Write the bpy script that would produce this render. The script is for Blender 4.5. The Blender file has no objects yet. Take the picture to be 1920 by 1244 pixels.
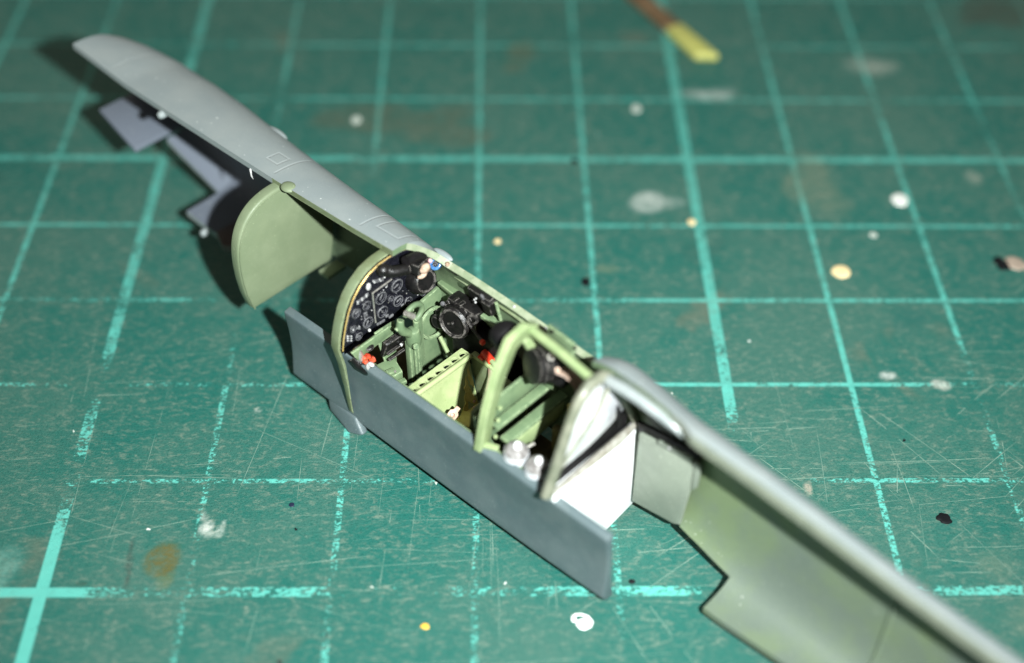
import bpy, bmesh, math, random
import numpy as np
from mathutils import Vector, Matrix
random.seed(7)
S = 0.01                      # all lengths below are centimetres
sc = bpy.context.scene
col = sc.collection

# ------------------------------------------------------------------ camera
cam_d = bpy.data.cameras.new('camera'); cam = bpy.data.objects.new('camera', cam_d); col.objects.link(cam)
cam.location = (0.0890*S, -8.7089*S, 7.9648*S)
cam.rotation_euler = (0.807418, -0.012380, -0.011883)
cam_d.sensor_width = 36.0
cam_d.lens = 36.0*2597.66/1920.0
cam_d.clip_start = 0.005; cam_d.clip_end = 20.0
cam_d.dof.use_dof = True
cam_d.dof.focus_distance = 0.1035
cam_d.dof.aperture_fstop = 15.0
cam_d.dof.aperture_blades = 0
sc.camera = cam

# ------------------------------------------------------------------ light: dim warm room + the phone's flash
world = bpy.data.worlds.new('World'); sc.world = world; world.use_nodes = True
bg = world.node_tree.nodes['Background']
bg.inputs['Color'].default_value = (1.0, 0.93, 0.80, 1); bg.inputs['Strength'].default_value = 0.21
fl = bpy.data.lights.new('flash', 'SPOT'); fl.energy = 1.72; fl.shadow_soft_size = 0.14*S
fl.spot_size = math.radians(98); fl.spot_blend = 1.0
fl.color = (0.95, 1.0, 0.985)
flo = bpy.data.objects.new('flash', fl); flo.location = (2.056*S, -9.186*S, 8.379*S); col.objects.link(flo)
flo.rotation_euler = (Vector((-0.8, 5.5, 0.0))*S - Vector(flo.location)).to_track_quat('-Z', 'Y').to_euler()

sc.view_settings.view_transform = 'Standard'; sc.view_settings.look = 'None'
sc.view_settings.exposure = 0.0; sc.view_settings.gamma = 1.0; sc.view_settings.use_curve_mapping = False
sc.cycles.use_denoising = True
sc.cycles.max_bounces = 6

# ------------------------------------------------------------------ node helpers
class NT:
    def __init__(s, name):
        s.m = bpy.data.materials.new(name); s.m.use_nodes = True; s.t = s.m.node_tree
        s.b = s.t.nodes['Principled BSDF']
    def n(s, typ, **kw):
        nd = s.t.nodes.new(typ)
        for k, v in kw.items(): setattr(nd, k, v)
        return nd
    def L(s, a, b): s.t.links.new(a, b)
    def put(s, sock, v):
        if isinstance(v, bpy.types.NodeSocket): s.L(v, sock)
        else: sock.default_value = v
    def math(s, op, a, b=None, c=None, clamp=False):
        nd = s.n('ShaderNodeMath', operation=op); nd.use_clamp = clamp
        s.put(nd.inputs[0], a)
        if b is not None: s.put(nd.inputs[1], b)
        if c is not None: s.put(nd.inputs[2], c)
        return nd.outputs[0]
    def mix(s, f, a, b, blend='MIX'):
        nd = s.n('ShaderNodeMix', data_type='RGBA', blend_type=blend)
        s.put(nd.inputs[0], f)
        for sk, v in ((nd.inputs[6], a), (nd.inputs[7], b)):
            if isinstance(v, bpy.types.NodeSocket): s.L(v, sk)
            else: sk.default_value = (v[0], v[1], v[2], 1)
        return nd.outputs[2]
    def noise(s, vec, scale, detail=3, rough=.55, dist=0.0):
        nd = s.n('ShaderNodeTexNoise'); s.L(vec, nd.inputs['Vector'])
        nd.inputs['Scale'].default_value = scale; nd.inputs['Detail'].default_value = detail
        nd.inputs['Roughness'].default_value = rough; nd.inputs['Distortion'].default_value = dist
        return nd.outputs['Fac']
    def ramp(s, v, a, b, ta=0.0, tb=1.0):
        nd = s.n('ShaderNodeMapRange', interpolation_type='SMOOTHSTEP')
        s.L(v, nd.inputs[0]); nd.inputs[1].default_value = a; nd.inputs[2].default_value = b
        nd.inputs[3].default_value = ta; nd.inputs[4].default_value = tb
        return nd.outputs[0]
    def mapping(s, vec, rot=(0,0,0), scale=(1,1,1), loc=(0,0,0)):
        nd = s.n('ShaderNodeMapping'); s.L(vec, nd.inputs[0])
        nd.inputs['Rotation'].default_value = rot; nd.inputs['Scale'].default_value = scale; nd.inputs['Location'].default_value = loc
        return nd.outputs[0]
    def bump(s, h, strength, dist):
        nd = s.n('ShaderNodeBump'); s.L(h, nd.inputs['Height'])
        nd.inputs['Strength'].default_value = strength; nd.inputs['Distance'].default_value = dist*S
        s.L(nd.outputs[0], s.b.inputs['Normal']); return nd
    def world_cm(s):
        g = s.n('ShaderNodeNewGeometry')
        v = s.n('ShaderNodeVectorMath', operation='SCALE'); s.L(g.outputs['Position'], v.inputs[0]); v.inputs['Scale'].default_value = 100
        return v.outputs[0]

TH = math.radians(-43.3)
MODEL_LOC = Vector((1.30*math.sin(TH), -1.30*math.cos(TH), 0))
def model_coords(t):
    """the model's own frame in cm (x aft, y starboard, z up)"""
    p = t.world_cm()
    v = t.n('ShaderNodeVectorMath', operation='SUBTRACT'); t.L(p, v.inputs[0]); v.inputs[1].default_value = MODEL_LOC
    r = t.n('ShaderNodeVectorRotate', rotation_type='Z_AXIS'); t.L(v.outputs[0], r.inputs['Vector']); r.inputs['Angle'].default_value = -TH
    return r.outputs[0]

def edge_wear(t, radius, a, b):
    bv = t.n('ShaderNodeBevel', samples=4); bv.inputs['Radius'].default_value = radius*S
    g = t.n('ShaderNodeNewGeometry')
    d = t.n('ShaderNodeVectorMath', operation='DOT_PRODUCT'); t.L(bv.outputs[0], d.inputs[0]); t.L(g.outputs['Normal'], d.inputs[1])
    inv = t.math('SUBTRACT', 1.0, d.outputs['Value'])
    return t.ramp(inv, a, b)

def paint(name, c1, c2, rough=.55, spec=.4, wear=None, wear_r=.018, nscale=9, metal=0.0, bump=.12, specks=None, spread=(.35,.65)):
    t = NT(name); v = model_coords(t)
    n = t.noise(v, nscale, 5, .6)
    c = t.mix(t.ramp(n, *spread), c1, c2)
    if specks:
        sp = t.ramp(t.noise(v, 70, 1, .5), .70, .76)
        c = t.mix(sp, c, specks)
    if wear:
        w = t.math('MULTIPLY', edge_wear(t, wear_r, .02, .16), t.ramp(t.noise(v, 30, 3, .6), .35, .6))
        c = t.mix(w, c, wear)
    t.L(c, t.b.inputs['Base Color'])
    t.L(t.ramp(t.noise(v, nscale*2.3, 3), .3, .7, rough-.08, rough+.1), t.b.inputs['Roughness'])
    t.b.inputs['Specular IOR Level'].default_value = spec
    t.b.inputs['Metallic'].default_value = metal
    t.bump(t.noise(v, 90, 3, .6), bump, .012)
    return t.m

M = {}
PLASTIC = (.204, .240, .244); PLASTIC2 = (.234, .266, .264)
GREEN = (.098, .150, .080); GREEN2 = (.136, .194, .104)

# grey kit plastic of the outer skin, with engraved panel lines and moulding specks
def mk_plastic():
    t = NT('grey_plastic'); v = model_coords(t)
    sep = t.n('ShaderNodeSeparateXYZ'); t.L(v, sep.inputs[0]); X, Y, Z = sep.outputs
    n = t.noise(v, 3.2, 4, .55); c = t.mix(t.ramp(n, .3, .7), PLASTIC, PLASTIC2)
    fine = t.noise(v, 140, 2, .6)
    c = t.mix(t.ramp(fine, .35, .75, 0, .20), c, (.33, .36, .36))
    dust = t.ramp(t.noise(v, 34, 1, .4), .765, .79); c = t.mix(t.math('MULTIPLY', dust, .55), c, (.72, .76, .74))
    # engraved lines: rings round the cowling and one line along it
    lines = None
    def ring(x, w=.011):
        return t.ramp(t.math('ABSOLUTE', t.math('SUBTRACT', X, x)), w*.4, w, 1, 0)
    for x in (-2.98, -.93, .02, 3.55, 4.62):
        r = ring(x); lines = r if lines is None else t.math('MAXIMUM', lines, r)
    def box2(xa, xb, ya, yb):
        dx = t.math('SUBTRACT', t.math('ABSOLUTE', t.math('SUBTRACT', X, (xa+xb)/2)), (xb-xa)/2)
        dy = t.math('SUBTRACT', t.math('ABSOLUTE', t.math('SUBTRACT', Y, (ya+yb)/2)), (yb-ya)/2)
        d = t.math('ABSOLUTE', t.math('MAXIMUM', dx, dy)); return t.ramp(d, .004, .011, 1, 0)
    for b in ((-1.12, -1.00, .14, .26), (.12, .34, .13, .5)):
        lines = t.math('MAXIMUM', lines, box2(*b))
    nrm_up = t.ramp(Y, .04, .07)            # lines stay off the seam edge
    lines = t.math('MULTIPLY', lines, nrm_up)
    t.L(t.mix(t.math('MULTIPLY', lines, .30), c, (.40, .43, .43)), t.b.inputs['Base Color'])  # lines tinted pale, their highlight put into the colour
    t.L(t.ramp(t.noise(v, 8, 3), .3, .7, .47, .60), t.b.inputs['Roughness'])
    t.b.inputs['Specular IOR Level'].default_value = .38
    t.b.inputs['Subsurface Weight'].default_value = 0.0
    h = t.math('SUBTRACT', t.math('MULTIPLY', fine, .35), t.math('MULTIPLY', lines, 1.0))
    t.bump(h, .35, .012)
    return t.m
M['plastic'] = mk_plastic()
M['panel'] = paint('blue_grey_plastic', (.076,.108,.116), (.100,.132,.138), .46, .45, specks=(.19,.23,.23), nscale=4, bump=.18)

# inside of the shell: bare plastic in the nose, green overspray from the firewall back
def mk_inner():
    t = NT('shell_inside_paint'); v = model_coords(t)
    sep = t.n('ShaderNodeSeparateXYZ'); t.L(v, sep.inputs[0]); X, Y, Z = sep.outputs
    n = t.noise(v, 1.6, 3, .55)
    wob = t.math('MULTIPLY_ADD', n, .5, X)
    back = t.ramp(wob, -1.0, -.55)
    tail = t.ramp(t.math('MULTIPLY_ADD', t.noise(v, 1.1, 4, .6), 2.6, t.math('MULTIPLY', X, .0)), 1.05, 1.75)
    isaft = t.ramp(X, 2.2, 2.5)
    g = t.mix(t.ramp(t.noise(v, 12, 4, .6), .3, .7), GREEN, GREEN2)
    overspray = t.mix(tail, (.108,.138,.116), (.135,.182,.092))
    g = t.mix(isaft, g, overspray)
    fine = t.noise(v, 150, 2, .6)
    g = t.mix(t.ramp(fine, .4, .75, 0, .3), g, (.22,.27,.19))
    bay_shade = t.math('MULTIPLY', t.ramp(X, -.95, -.8), t.ramp(X, .2, .3, 1, 0))
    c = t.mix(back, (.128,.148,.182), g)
    c = t.mix(t.math('MULTIPLY', bay_shade, .8), c, (.030,.042,.026))  # shade of the bay behind the firewall put into the colour
    dust = t.ramp(t.noise(v, 45, 1, .4), .77, .80); c = t.mix(t.math('MULTIPLY', dust, .5), c, (.7,.74,.66))
    t.L(c, t.b.inputs['Base Color']); t.b.inputs['Roughness'].default_value = .55
    t.b.inputs['Specular IOR Level'].default_value = .35
    t.bump(fine, .25, .012)
    return t.m
M['inner'] = mk_inner()
M['green'] = paint('cockpit_green_paint', GREEN, GREEN2, .52, .4, wear=(.42,.52,.30), nscale=8)
M['edge'] = paint('cream_seam_edge', (.17,.192,.145), (.22,.24,.185), .5, .4, nscale=10, specks=(.32,.34,.27))
M['sill_edge'] = paint('chipped_sill_edge', (.165,.205,.125), (.235,.265,.18), .5, .4, nscale=14, specks=(.09,.10,.06))
M['firewall'] = paint('firewall_green_paint', (.148,.186,.110), (.176,.214,.130), .50, .4, specks=(.26,.31,.19), nscale=3, bump=.2)
M['olive_edge'] = paint('olive_edge_paint', (.120,.145,.074), (.150,.188,.110), .5, .4, specks=(.23,.27,.17), nscale=6, wear=(.30,.34,.20))
M['pale'] = paint('pale_green_paint', (.215,.285,.135), (.275,.345,.170), .46, .4, wear=(.42,.48,.28), nscale=7)
M['seat'] = paint('seat_green_paint', (.265,.33,.15), (.35,.405,.20), .48, .4, wear=(.45,.50,.28), nscale=5, specks=(.25,.29,.12))
M['shade_olive'] = paint('olive_shade_paint', (.52,.43,.13), (.64,.53,.19), .6, .3, nscale=14, bump=.3, specks=(.13,.09,.02))  # olive tone of the shade on the seat, put into the colour
M['floor'] = paint('cockpit_floor_paint', (.05,.042,.018), (.11,.085,.035), .65, .2, nscale=6)
M['black'] = paint('dry_brushed_black', (.004,.004,.004), (.009,.008,.008), .36, .45, wear=(.24,.22,.20), wear_r=.015, nscale=20, bump=.3)
M['matt_black'] = paint('matt_black', (.003,.003,.003), (.007,.006,.007), .55, .25, nscale=20)
M['panel_black'] = paint('instrument_black', (.003,.003,.006), (.008,.008,.013), .30, .5, nscale=26, wear=(.22,.22,.24), wear_r=.008, bump=.6, specks=(.03,.03,.035))
M['white_dot'] = paint('off_white_print', (.30,.30,.30), (.52,.52,.51), .5, .4, nscale=40)
M['grey_dot'] = paint('grey_print', (.055,.055,.06), (.15,.15,.155), .45, .4, nscale=40)
M['silver'] = paint('silver_lever', (.55,.52,.47), (.75,.72,.66), .32, .5, metal=.8, nscale=25)
M['white'] = paint('silver_white_paint', (.90,.91,.92), (.95,.95,.95), .35, .5, nscale=5, bump=.05)
M['chrome'] = paint('polished_silver', (.82,.84,.90), (.94,.95,.98), .16, .6, metal=.5, nscale=5, bump=.05)
M['bottle'] = paint('bottle_white', (.46,.48,.51), (.60,.62,.64), .33, .5, nscale=10, bump=.05)
M['bottle_wash'] = paint('bottle_wash', (.13,.12,.115), (.30,.29,.285), .4, .4, nscale=24)
M['grey_green'] = paint('grey_green_frame', (.115,.128,.090), (.20,.205,.155), .34, .5, nscale=9, wear=(.36,.36,.30), wear_r=.02)
M['rim'] = paint('tarnished_rim', (.36,.33,.27), (.55,.54,.48), .34, .5, metal=.5, nscale=12)
M['brass'] = paint('etched_brass', (.72,.50,.16), (.80,.60,.26), .35, .5, metal=.6, nscale=22)
M['copper'] = paint('copper_buckle', (.36,.20,.13), (.46,.29,.21), .45, .4, metal=.1, nscale=30, wear=(.75,.58,.46))
M['strap'] = paint('brown_strap', (.16,.105,.075), (.23,.16,.12), .55, .35, nscale=20)
M['red'] = paint('red_knob', (.52,.028,.012), (.65,.055,.02), .38, .5, nscale=18)
M['orange'] = paint('orange_red_knob', (.36,.028,.010), (.55,.085,.03), .45, .4, nscale=30, bump=.5)
M['beige'] = paint('beige_paint', (.20,.13,.085), (.50,.37,.28), .4, .4, nscale=18)
M['blue'] = paint('blue_lens_paint', (.012,.06,.20), (.10,.26,.50), .2, .6, nscale=22)
M['rim_gloss'] = paint('grey_gloss_rim', (.22,.25,.25), (.27,.30,.30), .24, .6, nscale=6)
M['wall'] = paint('grey_green_overspray', (.185,.212,.172), (.215,.245,.198), .52, .4, nscale=4, specks=(.36,.40,.32), bump=.2)

# ------------------------------------------------------------------ mesh helpers
class MB:
    def __init__(s): s.v = []; s.f = []; s.mi = []; s.cur = 0
    def add(s, vs, fs, mi=None):
        o = len(s.v); s.v += [Vector(p) for p in vs]; s.f += [tuple(i+o for i in f) for f in fs]
        s.mi += [s.cur if mi is None else mi]*len(fs); return s
    def box(s, c, d, rot=None, mi=None):
        c = Vector(c); R = rot or Matrix.Identity(3); h = Vector(d)/2
        vs = [c + R @ Vector((sx*h.x, sy*h.y, sz*h.z)) for sx in (-1,1) for sy in (-1,1) for sz in (-1,1)]
        return s.add(vs, [(0,1,3,2),(4,6,7,5),(0,4,5,1),(2,3,7,6),(0,2,6,4),(1,5,7,3)], mi)
    def prism(s, poly, off, mi=None):
        off = Vector(off); n = len(poly); p = [Vector(q) for q in poly]
        nn = Vector((0,0,0))
        for i in range(n):
            a, b = p[i], p[(i+1) % n]; nn += a.cross(b)
        if nn.dot(off) > 0: p = p[::-1]
        vs = p + [q+off for q in p]
        fs = [tuple(range(n)), tuple(range(2*n-1, n-1, -1))] + [(i, i+n, (i+1) % n+n, (i+1) % n) for i in range(n)]
        return s.add(vs, fs, mi)
    def tube(s, path, r, n=10, caps=True, flat=None, mi=None):
        p = [Vector(q) for q in path]; m = len(p); rs = r if isinstance(r, (list, tuple)) else [r]*m
        vs = []; prev = None
        for i in range(m):
            d = (p[min(i+1, m-1)] - p[max(i-1, 0)]).normalized()
            if prev is None:
                a = Vector((0,0,1)) if abs(d.z) < .9 else Vector((1,0,0)); u = d.cross(a).normalized()
            else:
                u = (prev - d*prev.dot(d)).normalized()
            prev = u; w = d.cross(u)
            for k in range(n):
                t = 2*math.pi*k/n; vs.append(p[i] + (u*math.cos(t) + w*math.sin(t)*(flat or 1))*rs[i])
        fs = [(i*n+k, i*n+(k+1) % n, (i+1)*n+(k+1) % n, (i+1)*n+k) for i in range(m-1) for k in range(n)]
        if caps: fs += [tuple(range(n-1, -1, -1)), tuple((m-1)*n+k for k in range(n))]
        return s.add(vs, fs, mi)
    def lathe(s, prof, o, axis, n=20, mi=None):
        """prof: (radius, height) list along axis from o"""
        o = Vector(o); ax = Vector(axis).normalized()
        a = Vector((0,0,1)) if abs(ax.z) < .9 else Vector((1,0,0)); u = ax.cross(a).normalized(); w = ax.cross(u)
        vs = []
        for r, h in prof:
            for k in range(n):
                t = 2*math.pi*k/n; vs.append(o + ax*h + (u*math.cos(t)+w*math.sin(t))*max(r, 1e-4))
        m = len(prof)
        fs = [(i*n+k, i*n+(k+1) % n, (i+1)*n+(k+1) % n, (i+1)*n+k) for i in range(m-1) for k in range(n)]
        fs += [tuple(range(n-1, -1, -1)), tuple((m-1)*n+k for k in range(n))]
        return s.add(vs, fs, mi)
    def sphere(s, c, r, n=14, mi=None, sq=(1,1,1)):
        c = Vector(c); vs = []; m = n//2+1
        for i in range(m):
            ph = math.pi*(i+.02)/(m-1+.04)
            for k in range(n):
                t = 2*math.pi*k/n
                vs.append(c + Vector((r*sq[0]*math.sin(ph)*math.cos(t), r*sq[1]*math.sin(ph)*math.sin(t), r*sq[2]*math.cos(ph))))
        fs = [(i*n+k, (i+1)*n+k, (i+1)*n+(k+1) % n, i*n+(k+1) % n) for i in range(m-1) for k in range(n)]
        fs += [tuple(range(n)), tuple((m-1)*n+k for k in range(n-1, -1, -1))]
        return s.add(vs, fs, mi)
    def ring(s, c, axis, R, r, n=24, k=8, mi=None):
        c = Vector(c); ax = Vector(axis).normalized()
        a = Vector((0,0,1)) if abs(ax.z) < .9 else Vector((1,0,0)); u = ax.cross(a).normalized(); w = ax.cross(u)
        vs = []
        for i in range(n):
            t = 2*math.pi*i/n; d = u*math.cos(t)+w*math.sin(t)
            for j in range(k):
                q = 2*math.pi*j/k; vs.append(c + d*(R + r*math.cos(q)) + ax*r*math.sin(q))
        fs = [(i*k+j, ((i+1) % n)*k+j, ((i+1) % n)*k+(j+1) % k, i*k+(j+1) % k) for i in range(n) for j in range(k)]
        return s.add(vs, fs, mi)
    def build(s, name, mats, parent=None, bevel=0, angle=35, seg=2, recalc=True):
        if not isinstance(mats, (list, tuple)): mats = [mats]
        c = Vector((0,0,0))
        for q in s.v: c += q
        c /= max(1, len(s.v))
        me = bpy.data.meshes.new(name)
        me.from_pydata([(q-c)*S for q in s.v], [], s.f)
        for m in mats: me.materials.append(M[m] if isinstance(m, str) else m)
        for p, k in zip(me.polygons, s.mi): p.material_index = k
        bm = bmesh.new(); bm.from_mesh(me)
        if recalc: bmesh.ops.recalc_face_normals(bm, faces=bm.faces)
        if bevel:
            es = [e for e in bm.edges if len(e.link_faces) == 2 and e.calc_face_angle(0) > .6]
            bmesh.ops.bevel(bm, geom=es, offset=bevel*S, segments=seg, profile=.5, affect='EDGES', clamp_overlap=True)
        bm.to_mesh(me); bm.free()
        for p in me.polygons: p.use_smooth = True
        me.set_sharp_from_angle(angle=math.radians(angle))
        o = bpy.data.objects.new(name, me); o.location = c*S; col.objects.link(o)
        if parent is not None:
            o.parent = parent
            if parent.type == 'MESH': o.location = c*S - CENT[parent.name]
        CENT[o.name] = c*S
        return o
CENT = {}
def tag(o, label, cat=None, group=None, kind=None):
    o['label'] = label
    if cat: o['category'] = cat
    if group: o['group'] = group
    if kind: o['kind'] = kind
    return o
def lerp_table(tab, x):
    if x <= tab[0][0]: return tab[0][1]
    for (a, va), (b, vb) in zip(tab, tab[1:]):
        if x <= b: return va + (vb-va)*(x-a)/(b-a) if b > a else vb
    return tab[-1][1]
def rotz(a): return Matrix.Rotation(a, 3, 'Z')
def roty(a): return Matrix.Rotation(a, 3, 'Y')
def rotx(a): return Matrix.Rotation(a, 3, 'X')

# ------------------------------------------------------------------ the cutting mat
def mk_mat():
    t = NT('cutting_mat_vinyl'); v = t.world_cm()
    sep = t.n('ShaderNodeSeparateXYZ'); t.L(v, sep.inputs[0]); X, Y, Z = sep.outputs
    # slight wobble of the printed lines
    def cell(c, thin, thick):
        f = t.math('ABSOLUTE', t.math('SUBTRACT', t.math('FRACT', t.math('ADD', c, .5)), .5))
        k = t.math('DIVIDE', t.math('ADD', c, 3.0), 5.0)
        f5 = t.math('MULTIPLY', t.math('ABSOLUTE', t.math('SUBTRACT', t.math('FRACT', t.math('ADD', k, .5)), .5)), 5.0)
        wide = t.math('LESS_THAN', f5, .3)
        half = t.math('MULTIPLY_ADD', wide, (thick-thin)/2, thin/2)
        d = t.math('SUBTRACT', f, half)
        return t.ramp(d, -.006, .006, 1, 0), wide
    lx, wx = cell(X, .047, .090); ly, wy = cell(Y, .042, .082)
    line = t.math('MAXIMUM', lx, ly); wide = t.math('MAXIMUM', t.math('MULTIPLY', wx, lx), t.math('MULTIPLY', wy, ly))
    # wear of the print: worn hard in the working area near the front, fresher far away
    big = t.noise(v, .9, 3, .55); mid = t.noise(v, 9, 4, .7); fin = t.noise(t.mapping(v, (0,0,-.6), (24, 40, 1)), 1.0, 3, .7)
    near = t.ramp(Y, -4.2, 2.2, .0, 1.0)
    keep = t.math('ADD', t.math('MULTIPLY_ADD', big, .9, -.03), t.math('MULTIPLY', fin, 1.0))
    keep = t.math('ADD', keep, t.math('MULTIPLY', mid, .50))
    keep = t.math('ADD', keep, t.math('MULTIPLY_ADD', near, .17, t.math('MULTIPLY', wide, .04)))
    wa = t.n('ShaderNodeAttribute', attribute_name='print_wear')
    keep = t.ramp(t.math('ADD', keep, wa.outputs['Fac']), 1.165, 1.30)
    line = t.math('MULTIPLY', t.math('MULTIPLY', line, keep), t.ramp(t.math('MULTIPLY_ADD', near, -.35, mid), -.05, .50, .36, .92))
    # base colour: teal with scuffed, paler patches and a crumbly grain
    n1 = t.noise(v, .55, 4, .6); n2 = t.noise(v, 5.5, 5, .68); n3 = t.noise(v, 55, 3, .65)
    base = t.mix(t.ramp(n1, .35, .68), (.009,.112,.090), (.016,.124,.096))
    sc_v = t.mapping(v, (0,0,-.65), (13, 30, 1)); grain = t.noise(sc_v, 1.0, 4, .75, .5)
    worn = t.ramp(t.math('ADD', n1, t.math('MULTIPLY', n2, .55)), .60, .92)
    scuff = t.math('MULTIPLY', t.ramp(grain, .47, .66), t.ramp(n2, .36, .62, .30, 1))
    base = t.mix(t.math('MULTIPLY', worn, .62), base, (.052,.128,.102))
    base = t.mix(t.math('MULTIPLY', scuff, .85), base, (.135,.196,.152))
    hot = t.math('MULTIPLY', t.ramp(grain, .62, .74), t.ramp(n2, .50, .66)); base = t.mix(t.math('MULTIPLY', hot, .75), base, (.27,.31,.245))
    pits = t.ramp(n3, .34, .48, 1, 0); base = t.mix(t.math('MULTIPLY', pits, .65), base, (.004,.072,.060))
    # stains of old brown and dark paint
    st = t.ramp(t.noise(v, .8, 3, .6, .6), .64, .73); base = t.mix(t.math('MULTIPLY', st, .28), base, (.20,.14,.09))
    st2 = t.ramp(t.noise(t.mapping(v, loc=(13,5,0)), 1.1, 3, .6), .66, .72); base = t.mix(t.math('MULTIPLY', st2, .35), base, (.012,.085,.07))
    c = t.mix(line, base, (.105,.46,.39))
    # soft smears of old paint rubbed into the mat (their shapes are stored on the mesh)
    at = t.n('ShaderNodeAttribute', attribute_name='smear')
    rag = t.math('MULTIPLY', t.ramp(fin, .25, .6, .35, 1), t.ramp(mid, .32, .58, .35, 1))
    c = t.mix(t.math('MULTIPLY', at.outputs['Alpha'], rag), c, at.outputs['Color'])
    # dust specks
    vo = t.n('ShaderNodeTexVoronoi'); t.L(v, vo.inputs['Vector']); vo.inputs['Scale'].default_value = 3.1
    rs = t.n('ShaderNodeSeparateColor'); t.L(vo.outputs['Color'], rs.inputs[0])
    rad = t.math('MULTIPLY', t.math('POWER', rs.outputs[0], 6.0), .055)
    dot = t.math('MULTIPLY', t.math('LESS_THAN', vo.outputs['Distance'], rad), t.math('GREATER_THAN', rs.outputs[1], .45))
    dcol = t.mix(t.math('GREATER_THAN', rs.outputs[2], .25), (.02,.02,.02), (.62,.66,.58))
    c = t.mix(dot, c, dcol)
    t.L(c, t.b.inputs['Base Color'])
    t.L(t.ramp(n2, .3, .7, .50, .64), t.b.inputs['Roughness'])
    t.b.inputs['Specular IOR Level'].default_value = .38
    h = t.noise(v, 70, 3, .7)
    t.bump(h, .5, .02)
    return t.m
M['mat'] = mk_mat()
SMEARS = ((2.305,3.094,.24,.14,0,(.42,.48,.44),.8), (1.563,1.338,.18,.16,0,(.45,.50,.46),.75), (1.80,1.33,.16,.10,0,(.35,.42,.38),.5),
    (4.071,3.58,.26,.27,0,(.30,.34,.29),.75), (3.322,-.895,.075,.05,0,(.50,.54,.50),.8), (3.73,-1.003,.09,.06,.3,(.50,.50,.44),.8),
    (2.480,-2.05,.045,.10,0,(.66,.50,.40),.95), (-1.945,-2.43,.036,.045,.4,(.60,.62,.57),.85), (-1.835,-2.45,.020,.07,.1,(.50,.56,.50),.7), (-1.89,-2.49,.07,.020,0,(.50,.56,.50),.6), (-1.98,-2.33,.02,.06,-.3,(.50,.52,.47),.5),
    (-2.21,-2.74,.10,.13,.1,(.105,.088,.018),.85), (-2.17,-2.88,.055,.10,.1,(.12,.13,.04),.55), (-2.748,-2.927,.09,.045,0,(.035,.055,.035),.8),
    (4.69,1.738,.10,.14,0,(.30,.33,.27),.5), (1.135,.403,.12,.07,0,(.15,.19,.12),.5), (5.8,4.8,.55,.55,0,(.055,.050,.035),.75), (3.15,1.6,.24,.75,-.15,(.20,.21,.14),.45),
    (-.75,2.6,.9,.35,.1,(.10,.085,.05),.5), (-1.716,-1.276,.030,.020,.4,(.62,.62,.56),.9), (.40,3.9,.18,.3,.2,(.12,.10,.05),.55),
    (3.6,-.25,.2,.25,0,(.012,.10,.085),.6), (-3.35,-2.95,.12,.35,.1,(.16,.36,.30),.45), (4.1,-3.25,.5,.5,0,(.16,.20,.14),.5), (3.95,-3.5,.25,.25,0,(.28,.20,.13),.4), (-2.44,-2.75,.014,.28,-.06,(.04,.035,.03),.6))
# where the printed grid has been rubbed away (negative) or is still fresh (positive): x0, y0, x1, y1, radius, amount
PRINT_WEAR = ((-3,-2.15,-3,-1.85,.16,-.24), (-3,-1.05,-3,-.75,.16,-.16), (-5,-2,-2.6,-2,.2,-.22), (2.6,-2,4.8,-2,.2,-.14), (-5,-1,-2.2,-1,.2,-.24),
    (-5,0,-1.2,0,.2,-.27), (.4,0,1.2,0,.15,-.14), (-2,.9,-2,-.8,.2,-.38), (-2,1.1,-2,5,.2,-.22), (-1,.2,-1,2.1,.2,-.30), (4,-3,4,5,.2,-.12), (5,-3,5,5,.2,-.16),
    (2,-1.75,2,-3.2,.38,-.7), (-5,4,-2,4,.2,-.22), (1,4,6,4,.2,-.12), (-5,3,6,3,.2,-.08), (-2.2,-3,-1.5,-3,.15,-.12), (-.85,-3,-.3,-3,.15,-.32), (1.2,-3,3.0,-3,.15,-.12),
    (1,-1,1,-3.6,.2,-.14), (-3,-2.75,-3,-3.7,.2,.32), (-3.6,-3,-2.95,-3,.15,.30), (1,.4,1,5,.2,.12), (2,-1.3,2,5,.2,.14), (3,-.6,3,4,.2,.08), (-5,2,6,2,.2,.05), (1.4,-1,3.5,-1,.15,.14), (1.4,0,4.2,0,.15,.10),
    (-4,-.2,-4,3.5,.2,.06), (-3,.3,-3,1.9,.2,.12), (-1,-1.5,-1,-3.6,.2,.05))
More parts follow.
